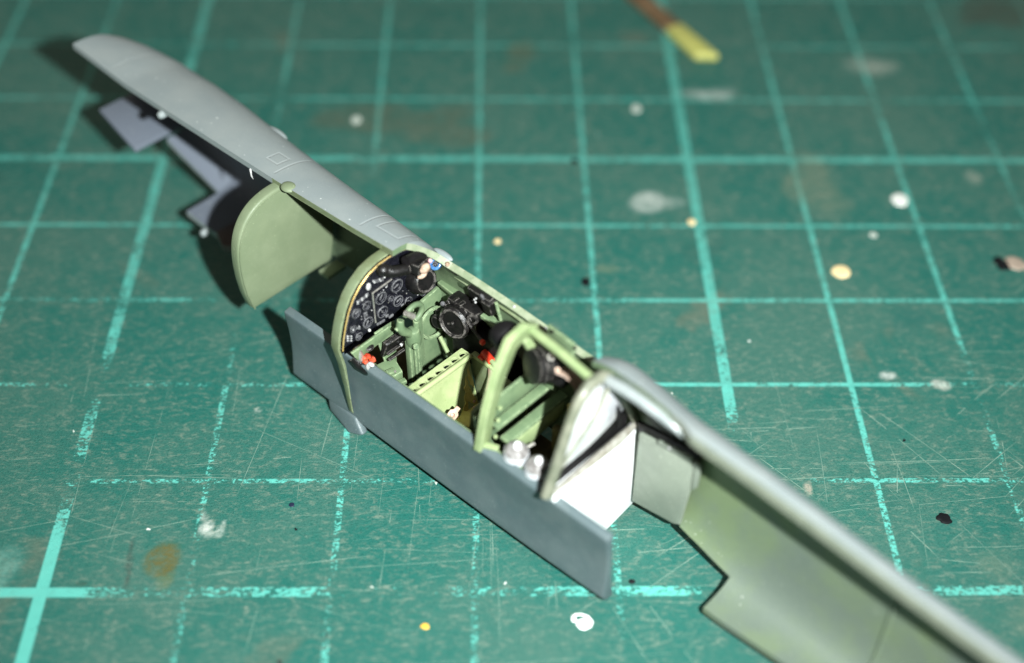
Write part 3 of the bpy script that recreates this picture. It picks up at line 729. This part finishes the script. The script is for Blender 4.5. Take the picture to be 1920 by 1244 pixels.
# rudder pedal
mb = MB(); mb.box((.47,-.10,.79),(.05,.21,.19), roty(.35)); rp = part(mb, 'rudder_pedal', 'black', bevel=.025)
for dz in (-.05,-.015,.02,.05):
    mb = MB(); mb.box((.50-dz*.45,-.10,.79+dz*1.4),(.022,.19,.018), roty(.35)); part(mb, 'tread_bar', 'black', parent=rp, bevel=.004)
mb = MB(); mb.sphere((.51,-.055,.77), .014, 8); part(mb, 'pedal_rivet', 'white_dot', parent=rp)
mb = MB(); mb.prism([(.40,-.02,.93),(.40,-.22,.94),(.46,-.16,.50),(.46,-.08,.46)], (.02,0,0)); part(mb, 'pedal_hanger', 'green', bevel=.006)
mb = MB(); mb.prism([(.42,-.47,.93),(.42,-.08,.94),(.42,-.02,.86),(.42,-.42,.82)], (.02,0,0)); part(mb, 'lower_panel', 'green', bevel=.005)

# --- port console: throttle base, red knob, levers
mb = MB(); mb.prism([(.42,-.27,.64),(.47,-.10,.66),(.62,-.15,.64),(.585,-.31,.62)], (0,0,-.10)); cb = part(mb, 'console_box', 'green', bevel=.012)
mb = MB(); mb.box((.575,-.225,.655),(.05,.07,.03), rotz(-.3)); part(mb, 'console_latch', 'green', parent=cb, bevel=.006)
mb = MB(); mb.sphere((.60,-.21,.665), .012, 8); part(mb, 'console_stud', 'silver', parent=cb)
for k in range(4):
    mb = MB(); mb.box((.64+k*.05,-.235,.56-k*.045),(.045,.15,.07), rotz(-.25)); part(mb, 'console_step', 'green', parent=cb, bevel=.008)
mb = MB(); mb.prism([(.44,-.345,.80),(.55,-.345,.66),(.95,-.345,.62),(.95,-.345,.30),(.44,-.345,.30)], (0,.03,0)); part(mb, 'console_wall', 'pale', bevel=.006)
tq = MB(); tq.tube([(.37,-.395,.80),(.42,-.385,.755),(.50,-.375,.745),(.56,-.37,.765)], [.05,.055,.055,.04], 12); tqo = part(tq, 'throttle_quadrant', 'black', angle=50)
mb = MB(); mb.tube([(.43,-.385,.79),(.425,-.388,.85),(.415,-.39,.91)], [.022,.028,.024], 12); part(mb, 'throttle_lever', 'silver', parent=tqo, angle=50)
for y, x, z, r_, q_ in ((-.365,.435,.815,.024,1.7),(-.335,.50,.815,.024,1.3),(-.375,.475,.80,.022,1.0),(-.345,.465,.835,.020,1.6),(-.36,.515,.80,.018,1.0)):
    mb = MB(); mb.sphere((x,y,z), r_, 12, sq=(q_,1,.8))
    for q in mb.v: q += Vector((random.uniform(-1,1), random.uniform(-1,1), random.uniform(-1,1)))*.006
    part(mb, 'mixture_knob', 'orange', parent=tqo)
mb = MB(); mb.tube([(.50,-.38,.765),(.535,-.385,.80)], [.036,.034], 12); part(mb, 'friction_knob', paint('pewter', (.18,.18,.17),(.28,.28,.27), .35, .5), parent=tqo)
mb = MB(); mb.sphere((.53,-.375,.812), .021, 12, sq=(1.4,1,.8)); part(mb, 'white_knob', 'white_dot', parent=tqo)
mb = MB(); mb.sphere((.44,-.30,.87), .03, 10, sq=(1,1.3,.7)); part(mb, 'lamp_housing', 'black', parent=tqo)

# --- seat
seat = bpy.data.objects.new('pilot_seat', None); seat.location = Vector((1.1,-.12,.3))*S; col.objects.link(seat); seat.parent = root
tag(seat, 'pale green bucket seat, its shaded part painted olive')
# front lip with a row of lightening holes
def strip_with_holes(y0, y1, x0, x1, z, th, n, r):
    V = []; F = []; cell = (y1-y0)/n; K = 20
    def add_cell(cy, zz):
        base = len(V); cx = (x0+x1)/2 + .012
        for k in range(K):
            a = 2*math.pi*k/K; dx, dy = math.cos(a), math.sin(a)
            V.append((cx+r*dx, cy+r*1.15*dy, zz))
        for k in range(K):
            a = 2*math.pi*k/K; dx, dy = math.cos(a), math.sin(a)
            sx = ((x1-cx) if dx > 0 else (cx-x0))/max(1e-6, abs(dx)); sy = (cell/2)/max(1e-6, abs(dy)); s = min(sx, sy)
            V.append((cx+dx*s, cy+dy*s, zz))
        return base
    for i in range(n):
        cy = y0+cell*(i+.5); t_ = add_cell(cy, z); b_ = add_cell(cy, z-th)
        for k in range(K):
            k2 = (k+1) % K
            F.append((t_+k, t_+k2, t_+K+k2, t_+K+k)); F.append((b_+k, b_+K+k, b_+K+k2, b_+k2)); F.append((t_+k, b_+k, b_+k2, t_+k2))
            F.append((t_+K+k, t_+K+k2, b_+K+k2, b_+K+k))
    return V, F
V, F = strip_with_holes(-.40, .185, .915, 1.005, .862, .022, 7, .029)
mb = MB(); mb.add(V, F); sub(mb, 'front_lip', 'seat', seat, recalc=False, angle=30)
# front wall of the pan, turned edge along its top
mb = MB()
nY, nZ = 16, 10; V = []; F = []
for j in range(nZ+1):
    for i in range(nY+1):
        u, w = i/nY, j/nZ; y = -.395+.565*u
        bulge = .018*math.sin(math.pi*u)*math.sin(math.pi*w)
        V.append((1.005+.14*w**1.2-bulge+.0, y*(1-.10*w)-.02*w, .862-.42*w))
o_ = len(V)
for p_ in list(V): V.append((p_[0]-.03, p_[1], p_[2]-.008))
for j in range(nZ):
    for i in range(nY):
        a = j*(nY+1)+i; F += [(a, a+1, a+nY+2, a+nY+1), (a+o_, a+nY+1+o_, a+nY+2+o_, a+1+o_)]
for i in range(nY):
    a = i; F.append((a, a+o_, a+1+o_, a+1)); a = nZ*(nY+1)+i; F.append((a, a+1, a+1+o_, a+o_))
for j in range(nZ):
    a = j*(nY+1); F.append((a, a+nY+1, a+nY+1+o_, a+o_)); a = j*(nY+1)+nY; F.append((a, a+o_, a+nY+1+o_, a+nY+1))
mb.add(V, F); sub(mb, 'front_wall', 'seat', seat, angle=50)
mb = MB(); mb.tube([(1.012,-.395,.862),(1.022,-.13,.868),(1.022,.165,.862)], .021, 10); sub(mb, 'turned_edge', 'seat', seat, angle=60)
mb = MB(); mb.box((1.36,-.11,.415),(.50,.50,.03)); sub(mb, 'pan', 'seat', seat, bevel=.008)
mb = MB(); mb.prism([(1.00,.185,.85),(1.28,.20,.83),(1.58,.19,.80),(1.58,.165,.42),(1.12,.15,.42)], (0,.022,0)); sub(mb, 'side_wall', 'olive_edge', seat, bevel=.006)
mb = MB(); mb.prism([(1.58,-.38,1.05),(1.58,.16,1.05),(1.56,.14,.42),(1.56,-.36,.42)], (.025,0,0)); sub(mb, 'seat_back', 'green', seat, bevel=.008)
# head frame's shade painted as olive sheets, jagged up the front wall
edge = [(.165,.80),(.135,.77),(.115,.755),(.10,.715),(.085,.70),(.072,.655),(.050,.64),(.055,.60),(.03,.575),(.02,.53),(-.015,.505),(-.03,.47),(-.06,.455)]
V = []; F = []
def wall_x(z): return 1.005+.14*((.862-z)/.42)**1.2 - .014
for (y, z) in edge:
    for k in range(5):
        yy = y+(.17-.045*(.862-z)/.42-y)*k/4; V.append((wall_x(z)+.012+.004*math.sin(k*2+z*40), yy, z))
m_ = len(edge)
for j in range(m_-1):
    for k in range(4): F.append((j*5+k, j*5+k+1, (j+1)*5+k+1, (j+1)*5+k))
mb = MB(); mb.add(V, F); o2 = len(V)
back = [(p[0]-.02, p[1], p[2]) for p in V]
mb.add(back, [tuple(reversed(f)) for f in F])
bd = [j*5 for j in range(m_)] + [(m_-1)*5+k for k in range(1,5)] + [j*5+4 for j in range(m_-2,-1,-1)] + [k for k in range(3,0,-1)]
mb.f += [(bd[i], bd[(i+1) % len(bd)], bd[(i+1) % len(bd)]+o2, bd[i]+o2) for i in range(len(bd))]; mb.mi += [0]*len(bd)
sub(mb, 'shade_flap', 'shade_olive', seat, angle=50)
mb = MB(); mb.prism([(1.13,-.10,.445),(1.13,.135,.445),(1.30,.14,.445),(1.52,.10,.445),(1.52,-.30,.445),(1.24,-.28,.445)], (0,0,.035)); sub(mb, 'shade_olive', 'shade_olive', seat, bevel=.015)
mb = MB(); mb.box((1.22,-.05,.485),(.16,.15,.02), rotz(.5)); sub(mb, 'shade_pad', 'shade_olive', seat, bevel=.008)
for p_ in ((1.16,.06,.49),(1.24,-.02,.50),(1.12,.10,.50)):
    mb = MB(); mb.sphere(p_, .014, 8); sub(mb, 'seat_stud', 'copper', seat)
# buckle
bp = [(-.070,-.036),(.030,-.036),(.046,-.018),(.078,-.017),(.082,.0),(.078,.017),(.046,.018),(.030,.036),(-.070,.036)]
nrm = Vector((.60,-.45,.66)).normalized(); ub_ = Vector((0,.87,.49)); ub_ = (ub_-nrm*ub_.dot(nrm)).normalized(); wb_ = nrm.cross(ub_)
ctr = Vector((1.14,-.166,.551))-SHIFT['pilot_seat']
mb = MB(); mb.prism([ctr+ub_*a_+wb_*b_ for a_, b_ in bp], nrm*.014); bk = sub(mb, 'lap_buckle', 'copper', seat, bevel=.003)
mb = MB(); mb.ring(ctr+ub_*.005+nrm*.015, nrm, .015, .004, 16, 6); sub(mb, 'buckle_eye', 'strap', seat)
mb = MB(); mb.prism([Vector(q)-SHIFT['pilot_seat'] for q in ((1.40,-.074,.90),(1.40,-.238,.844),(1.42,-.30,.50),(1.42,-.19,.48))], (.03,.01,0)); sub(mb, 'back_plate', 'green', seat, bevel=.008)
mb = MB(); mb.prism([Vector(q)-SHIFT['pilot_seat'] for q in ((.945,.235,.765),(.945,.285,.765),(1.25,.285,.755),(1.25,.235,.755))], (0,0,-.03)); sub(mb, 'side_rim', 'seat', seat, bevel=.008)
mb = MB(); mb.tube([(1.20,.20,.85),(1.24,.16,.80),(1.27,.09,.70),(1.27,.03,.60),(1.25,-.02,.53)], .022, 8, flat=.4); sub(mb, 'shoulder_belt', 'strap', seat, angle=60)
# red handle beside the seat
mb = MB(); mb.tube([(1.24,.245,.775),(1.11,.275,.785)], .018, 10); hb = part(mb, 'hand_pump_lever', 'pale')
mb = MB(); mb.tube([(1.125,.272,.785),(1.025,.298,.785)], [.031,.033], 12); part(mb, 'lever_grip', 'red', parent=hb)
mb = MB(); mb.box((1.035,.262,.765),(.05,.04,.03)); part(mb, 'lever_stop', 'red', parent=hb, bevel=.006)
mb = MB(); mb.tube([(1.24,.245,.775),(1.27,.20,.72)], .01, 6); part(mb, 'lever_cable', 'strap', parent=hb)

# --- head armour frame behind the seat
def strip2(points, width_dir, w, thick):
    pass
fr_o = [(-.44,.78),(-.365,1.13),(-.265,1.42),(-.135,1.635),(.03,1.665),(.14,1.60)]
fr_i = [(-.325,.74),(-.25,1.06),(-.155,1.32),(-.055,1.50),(.03,1.535),(.095,1.49)]
V = []; F = []; n = len(fr_o)
for (a, b) in zip(fr_o, fr_i):
    V += [(1.62,a[0],a[1]),(1.68,a[0]+.01,a[1]),(1.66,b[0],b[1]),(1.60,b[0],b[1])]
for i in range(n-1):
    for k in range(4): F.append((i*4+k, i*4+(k+1) % 4, (i+1)*4+(k+1) % 4, (i+1)*4+k))
F += [(0,1,2,3), tuple((n-1)*4+k for k in (3,2,1,0))]
mb = MB(); mb.add(V, F); hf = part(mb, 'head_armour_frame', 'pale', bevel=.005, angle=22)
tag(hf, 'pale green upright frame behind the seat')
mb = MB(); mb.prism([(1.61,.10,1.56),(1.61,.02,1.50),(1.60,.36,.80),(1.60,.44,.82)], (.05,0,0)); part(mb, 'frame_leg', 'pale', parent=hf, bevel=.012)
mb = MB(); mb.prism([(1.595,-.25,1.00),(1.595,-.19,1.07),(1.595,.26,1.07),(1.595,.36,.84),(1.595,-.29,.76)], (-.025,0,0)); part(mb, 'armour_plate', 'green', parent=hf, bevel=.006)
mb = MB(); mb.tube([(1.66,.085,1.585),(1.95,.045,1.60),(2.25,.0,1.60)], [.034,.033,.032], 12); part(mb, 'top_brace', 'pale', parent=hf, angle=60)
mb = MB(); mb.box((1.71,-.355,.80),(.11,.045,.05), rotz(.4)); part(mb, 'foot_bracket', 'pale', parent=hf, bevel=.008)
for p_ in ((1.70,-.30,.86),(1.69,-.265,.99),(1.68,-.235,1.08)):
    mb = MB(); mb.sphere(p_, .016, 8); part(mb, 'frame_rivet', 'pale', parent=hf)
mb = MB(); mb.lathe([(.085,0),(.10,.03),(.10,.10),(.08,.13),(.03,.14)], (1.55,-.005,1.46), (-.9,.25,.1), 20); part(mb, 'headrest', 'matt_black', parent=hf)
mb = MB(); mb.box((1.78,.26,1.42),(.26,.03,.16), rotz(-.1)); part(mb, 'wall_bracket', 'green', bevel=.01)
for x in (1.72,1.92):
    mb = MB(); mb.sphere((x,.235,1.50-.1*(x-1.72)), .014, 8); part(mb, 'bracket_hole', 'matt_black')

# --- radio shelf behind the seat
mb = MB(); mb.box((1.66,.06,.905),(.075,.66,.03), rotz(0)); rs_ = part(mb, 'radio_shelf', 'green', bevel=.006)
mb = MB(); mb.box((1.765,.03,.845),(.085,.62,.03)); part(mb, 'shelf_rail', 'green', parent=rs_, bevel=.006)
mb = MB(); mb.prism([(1.81,-.28,.83),(1.81,.30,.83),(1.81,.34,.72),(1.81,-.20,.66)], (-.02,0,0)); part(mb, 'shelf_face', 'pale', parent=rs_, bevel=.006)
for dy in (.27,.33):
    mb = MB(); mb.box((1.70,dy,.985),(.09,.045,.11), rotx(-.2)); part(mb, 'shelf_clip', 'green', parent=rs_, bevel=.012)
mb = MB(); mb.tube([(1.80,-.27,.80),(1.86,-.20,.77),(1.90,-.12,.80)], .013, 6); part(mb, 'frayed_wire', 'silver', parent=rs_)
mb = MB(); mb.box((2.08,.10,.46),(.36,.06,.72), rotz(.1)); part(mb, 'tank_support', 'floor', bevel=.01)
mb = MB(); mb.box((2.0,.27,.70),(.3,.05,.30), rotz(-.2)); part(mb, 'tank_support', 'shade_olive', bevel=.01)
# battery drum
mb = MB(); mb.lathe([(.10,0),(.125,.015),(.125,.06),(.135,.07),(.135,.10),(.125,.11),(.125,.20),(.11,.24),(.06,.25)], (1.72,.02,1.32), (.35,.93,-.2), 26); bt = part(mb, 'battery_drum', 'black', angle=40)
mb = MB(); mb.box((1.80,.22,1.18),(.20,.16,.12), rotz(.2)); part(mb, 'battery_tray', 'matt_black', parent=bt, bevel=.02)
mb = MB(); mb.ring((1.83,.10,1.43), (.6,-.2,.8), .020, .007, 14, 6); part(mb, 'terminal', 'silver', parent=bt)
for k, dy in enumerate((0,.055)):
    mb = MB(); p0 = Vector((1.865,.115+dy,1.315-dy*.2)); 
    mb.tube([p0, p0+Vector((.07,.03,-.02)), p0+Vector((.14,.05,-.09)), p0+Vector((.20,.07,-.24))], .026, 8, flat=.45)
    st = part(mb, 'cable_strap', 'strap', angle=60)
    mb = MB(); mb.ring(p0+Vector((.02,-.005,.025)), (.4,-.2,.9), .014, .006, 12, 6); part(mb, 'strap_eyelet', 'copper', parent=st)

# --- two oxygen bottles on the port side
for k, (x, y, z) in enumerate(((1.875,-.285,.755),(2.07,-.285,.755))):
    mb = MB(); mb.lathe([(.060,-.20),(.085,-.12),(.094,0),(.094,.045),(.086,.095)], (x,y,z), (.12,-.05,1), 24)
    bo = part(mb, 'oxygen_bottle', 'bottle', angle=60)
    mb = MB(); mb.lathe([(.0855,.094),(.072,.122),(.050,.140),(.024,.148)], (x,y,z), (.12,-.05,1), 24); part(mb, 'bottle_shoulder', 'bottle_wash', parent=bo, angle=60)
    mb = MB(); mb.lathe([(.026,.142),(.030,.155),(.022,.182),(.010,.190)], (x,y,z), (.12,-.05,1), 12); part(mb, 'bottle_valve', 'white', parent=bo, angle=60)
    tag(bo, ('white oxygen bottle nearer the seat frame', 'white oxygen bottle nearer the silver bulkhead')[k])

# --- rear bulkhead: arch frame, silver sheet, white tank plate
ar = [(-.465,.88),(-.39,1.06),(-.315,1.25),(-.235,1.44),(-.165,1.55),(-.07,1.62),(.05,1.61),(.14,1.54),(.23,1.39),(.32,1.20),(.45,.90)]
mb = MB(); mb.tube([(2.30+.02*(1.6-z),y,z) for y, z in ar], [.05,.046,.042,.042,.046,.05,.048,.040,.034,.03,.03], 12, flat=.8); arch_o = part(mb, 'rear_arch', 'grey_green', angle=60)
tag(arch_o, 'grey-green arched frame round the silver sheet')
mb = MB(); mb.tube([(2.31,-.37,1.02),(2.335,-.2,1.20),(2.345,-.02,1.36),(2.34,.10,1.55)], .016, 8, flat=.6); part(mb, 'arch_stay', 'grey_green', parent=arch_o, angle=60)
V = []; F = []; nu, nw = 14, 12
for j in range(nw+1):
    w = j/nw; z = 1.02+.545*w
    yl = lerp_table([(b, a) for a, b in ((-.46,.90),(-.40,1.08),(-.325,1.27),(-.245,1.47),(-.14,1.60),(-.08,1.66))], z)
    yr = lerp_table([(b, a) for a, b in ((.44,.90),(.32,1.22),(.22,1.42),(.13,1.58),(.08,1.66))], z)
    for i in range(nu+1):
        u = i/nu; y = (yl+.05)+(yr-yl-.05)*u
        z_ = z + (.09*u-.03)*(1-w)
        V.append((2.285-.02*w + .05*math.sin(math.pi*min(1, w*1.1))*.6 + .03*(1-(2*u-1)**2), y, z_))
for j in range(nw):
    for i in range(nu):
        a = j*(nu+1)+i; F.append((a, a+1, a+nu+2, a+nu+1))
o_ = len(V); V2 = [(x-.02, y, z) for x, y, z in V]
mb = MB(); mb.add(V, F); mb.add(V2, [tuple(reversed(f)) for f in F])
bd = [i for i in range(nu+1)] + [j*(nu+1)+nu for j in range(1, nw+1)] + [nw*(nu+1)+i for i in range(nu-1, -1, -1)] + [j*(nu+1) for j in range(nw-1, 0, -1)]
mb.f += [(bd[i], bd[(i+1) % len(bd)], bd[(i+1) % len(bd)]+o_, bd[i]+o_) for i in range(len(bd))]; mb.mi += [0]*len(bd)
part(mb, 'silver_sheet', 'chrome', parent=arch_o, angle=60)
mb = MB(); mb.prism([(2.355,.245,1.03),(2.358,.225,1.20),(2.362,.200,1.26),(2.362,.215,1.03)], (-.03,0,0)); part(mb, 'reflection_strip', 'matt_black', parent=arch_o, bevel=.004)  # black strip painted in for a dark reflection on the silver sheet
mb = MB(); mb.box((2.265,0,.94),(.05,.80,.19)); part(mb, 'bulkhead_slot', 'matt_black')
mb = MB(); mb.prism([(2.335,-.435,.885),(2.335,.455,.865),(2.385,.47,.50),(2.41,.445,.11),(2.41,.12,.07),(2.40,-.30,.10),(2.36,-.345,.50)], (-.04,0,0)); tp = part(mb, 'tank_plate', 'white', bevel=.006)
tag(tp, 'bright white tank plate across the fuselage')
mb = MB(); mb.tube([(2.335,-.44,.893),(2.345,-.1,.892),(2.345,.25,.882),(2.335,.455,.875)], [.016,.026,.036,.02], 10); part(mb, 'plate_lip', 'rim', parent=tp, angle=60)

# --- liner plate on the starboard wall behind the tank
mb = MB(); mb.prism([(2.42,.365,.905),(2.875,.365,.96),(2.885,.365,.66),(2.855,.355,.28),(2.80,.355,.25),(2.43,.355,.19)], (0,.035,0)); wp = part(mb, 'wall_plate', 'wall', bevel=.012)
mb = MB(); mb.prism([(2.60,.365,.985),(2.875,.365,1.02),(2.875,.365,.988),(2.60,.365,.953)], (0,-.025,0)); part(mb, 'plate_hinge', 'wall', parent=wp, bevel=.006)
mb = MB(); mb.prism([(2.885,.37,.975),(2.935,.37,.96),(2.935,.37,.74),(2.895,.37,.68)], (0,.03,0)); part(mb, 'plate_tab', 'wall', parent=wp, bevel=.006)
mb = MB(); mb.sphere((2.70,.338,.990), .012, 8); part(mb, 'hinge_pin', 'white_dot', parent=wp)
mb = MB(); mb.prism([(2.375,.395,.965),(2.895,.395,1.045),(2.91,.395,.86),(2.885,.395,.85),(2.87,.395,.955),(2.395,.395,.875)], (0,.03,0)); part(mb, 'wall_slot', 'matt_black', bevel=.004)
# rounded rim of the rear window opening
mb = MB(); mb.tube([(2.22,.12,1.51),(2.27,.09,1.565),(2.36,.07,1.59),(2.48,.07,1.60),(2.62,.07,1.595),(2.78,.07,1.575),(2.90,.075,1.545),(2.96,.08,1.51)], [.02,.034,.040,.040,.038,.034,.028,.014], 12); part(mb, 'window_rim', 'rim_gloss', parent=shell, angle=60)
# frame rib inside the rear fuselage
st_i = min(range(ns), key=lambda i: abs(xs[i][0]-4.45))
rib = [vs_i[st_i*NS+j] for j in range(3, NS-2, 2)]
mb = MB(); mb.tube(rib, .017, 8); part(mb, 'frame_rib', 'inner', parent=shell, angle=60)

# ------------------------------------------------------------------ paint drops, crumbs and the stick on the mat
def simple(name, c, c2=None, rough=.5, **kw): return paint(name, c, c2 or tuple(min(1, a*1.2) for a in c), rough, **kw)
def blob(x, y, rx, ry, h, material, name='paint_drop', rag=.12, seed=0, dome=True, rot=0):
    r = random.Random(seed); n = 26; V = []; F = []
    ph = [r.uniform(0, 6.28) for _ in range(4)]
    rings = (1.0,.93,.7,.35) if dome else (1.0,.96,.5)
    hs = (0,.65,.95,1.0) if dome else (0,1,1)
    for s_, hh in zip(rings, hs):
        for k in range(n):
            a = 2*math.pi*k/n
            w = 1+rag*(.5*math.sin(2*a+ph[0])+.35*math.sin(3*a+ph[1])+.3*math.sin(5*a+ph[2])+.2*math.sin(8*a+ph[3]))
            px, py = rx*s_*w*math.cos(a), ry*s_*w*math.sin(a)
            V.append((x+px*math.cos(rot)-py*math.sin(rot), y+px*math.sin(rot)+py*math.cos(rot), .0005+h*hh))
    m = len(rings)
    for i in range(m-1):
        for k in range(n): F.append((i*n+k, i*n+(k+1) % n, (i+1)*n+(k+1) % n, (i+1)*n+k))
    F.append(tuple((m-1)*n+k for k in range(n)))
    b = MB(); b.add(V, F); return b.build(name, material, mat_o, angle=60)
M['cream'] = simple('cream_paint', (.72,.56,.30)); M['chalk'] = simple('chalky_white', (.40,.45,.40))
M['spot_white'] = simple('white_drop', (.62,.64,.60)); M['spot_black'] = simple('black_drop', (.004,.005,.006), (.007,.008,.009), .7, spec=.15)
M['spot_yellow'] = simple('yellow_drop', (.68,.40,.05)); M['spot_tan'] = simple('tan_smear', (.20,.17,.075), (.24,.20,.10))
M['spot_rose'] = simple('rosy_smear', (.30,.24,.19)); M['spot_brown'] = simple('brown_stain', (.045,.06,.04), (.06,.07,.05)); M['spot_navy'] = simple('navy_drop', (.008,.012,.035))
blob(3.174,.372,.082,.088,.012,'cream',seed=1,rag=.05); blob(3.908,1.386,.080,.095,.012,'spot_white',seed=2,rag=.08)
blob(1.570,2.844,.045,.075,.008,'chalk',seed=3); blob(-1.215,2.635,.045,.07,.008,'chalk',seed=4)
blob(3.427,-2.366,.058,.048,.012,'spot_black',seed=5,rag=.22); blob(.930,.235,.040,.052,.008,'spot_black',seed=6)
blob(.911,1.972,.034,.045,.006,'spot_black',seed=7); blob(1.937,1.052,.037,.048,.008,'cream',seed=8)
blob(3.557,.876,.036,.038,.006,'chalk',seed=9); blob(4.745,.483,.10,.09,.012,'spot_rose',seed=10,rag=.2); blob(4.62,.48,.07,.09,.010,'spot_black',seed=30,rag=.3)
blob(-.339,-3.286,.030,.025,.008,'spot_yellow',seed=12,rag=.15); blob(-1.352,-2.227,.020,.022,.004,'spot_navy',seed=13)
blob(.172,.776,.028,.036,.006,'cream',seed=14)
for k, (x, y) in enumerate(((1.159,2.398),(-1.298,-2.454),(-.30,-2.02),(.21,-2.93),(-.72,-2.96),(2.6,-2.62),(1.55,-1.1),(-2.36,-2.45),(.30,-1.62),(3.3,-1.6),(-3.1,-1.5),(2.25,-.5))):
    blob(x, y, .007+.005*((k*7) % 5)/4, .009+.004*((k*3) % 4)/3, .005, ('chalk', 'spot_black', 'chalk', 'spot_white')[k % 4], seed=40+k, rag=.5)
# half-dried ring of white paint
M['ring_white'] = simple('thick_white', (.86,.87,.85))
o = blob(.748,-3.268,.058,.046,.008,'ring_white',seed=15,rag=.14)
blob(.676,-3.232,.018,.026,.007,'ring_white',seed=16,rag=.15)
b = MB(); b.tube([(.66+.0,-3.215,.004),(.69,-3.197,.005),(.735,-3.196,.005),(.775,-3.215,.005),(.80,-3.25,.004)], [.004,.008,.009,.008,.004], 8, flat=.6); b.build('paint_drop', 'ring_white', mat_o, angle=60)

# hair-thin knife scratches in the vinyl
M['scratch'] = simple('scratched_vinyl', (.125,.225,.180), (.23,.31,.25), .6, spec=.2)
r_ = random.Random(21); b = MB()
def scratch(x, y, a, l, w):
    n = max(2, int(l/.12)); bend = r_.uniform(-.05,.05); pts = []
    for i in range(n+1):
        k = i/n; aa = a+bend*k; ww = w*min(1, 6*k+.15, 6*(1-k)+.15)*r_.uniform(.55,1.1)
        px, py = x+l*k*math.cos(aa), y+l*k*math.sin(aa)
        pts += [(px-ww*math.sin(aa), py+ww*math.cos(aa), .0009), (px+ww*math.sin(aa), py-ww*math.cos(aa), .0009)]
    fs = [(2*i+1, 2*i+3, 2*i+2, 2*i) for i in range(n) if r_.random() > .18]
    b.add(pts, fs)
for k in range(150):
    scratch(r_.uniform(.6,4.6), r_.gauss(-2.2,1.0), r_.choice((0,.02,.06,-.05,-.9,-1.05,1.5,.7))+r_.gauss(0,.07), r_.uniform(.15,1.3), r_.uniform(.0012,.0032))
for k in range(70):
    scratch(r_.uniform(-4.2,.6), r_.uniform(-3.9,-.6), r_.choice((0,.03,.08,.2,1.53,-.4))+r_.gauss(0,.05), r_.uniform(.2,1.5), r_.uniform(.001,.0026))
for k in range(26):
    scratch(r_.uniform(-1.6,.8), r_.uniform(-3.6,-1.6), r_.choice((1.55,1.5,1.6,.0))+r_.gauss(0,.03), r_.uniform(.4,1.3), r_.uniform(.001,.002))
sc_o = b.build('scratch_marks', 'scratch', mat_o, recalc=False); sc_o['kind'] = 'stuff'

# dark crumb of plastic by the side panel
b = MB(); b.sphere((1.096,-2.929,.014), .020, 10, sq=(1.2,.9,.7))
tag(b.build('plastic_crumb', 'spot_black', bevel=0), 'tiny black plastic crumb beside the tail end of the blue-grey panel', 'crumb')

# wooden stick with its end dipped in yellow paint
def mk_wood():
    t = NT('brown_wood'); v = t.mapping(t.world_cm(), (0,0,1.13), (1.2, 9, 9))
    n = t.noise(v, 1.4, 4, .6, .6)
    t.L(t.mix(t.ramp(n, .3, .7), (.085,.050,.022), (.17,.11,.06)), t.b.inputs['Base Color'])
    t.b.inputs['Roughness'].default_value = .55; t.bump(n, .2, .02); return t.m
M['wood'] = mk_wood(); M['stick_yellow'] = simple('yellow_paint', (.36,.37,.095), (.44,.43,.13), .5)
stick = bpy.data.objects.new('painted_stick', None); stick.location = (2.30*S, 3.75*S, 0); col.objects.link(stick)
tag(stick, 'thin brown wooden stick with yellow painted end at the top of the mat', 'stick')
p0 = Vector((2.36,3.72,0)); p1 = Vector((.20,7.9,0)); d = (p1-p0).normalized(); w = Vector((-d.y, d.x, 0))*-1
def bar(a, b, hw, h, slant=0):
    A, B = p0+d*a, p0+d*b
    return [A-w*hw+d*slant*.0, A+w*hw-d*slant, B+w*hw, B-w*hw]
b = MB(); b.prism([q+Vector((0,0,.004)) for q in [p0-w*.11+d*.03, p0+w*.11-d*.09, p0+d*.62+w*.105, p0+d*.62-w*.105]], (0,0,.10))
o = b.build('painted_end', 'stick_yellow', stick, bevel=.03, seg=3); o.location = Vector(o.location)-Vector(stick.location)
b = MB(); b.prism([q+Vector((0,0,.004)) for q in [p0+d*.62-w*.10, p0+d*.62+w*.10, p1+w*.10, p1-w*.10]], (0,0,.095))
o = b.build('shaft', 'wood', stick, bevel=.03, seg=3); o.location = Vector(o.location)-Vector(stick.location)
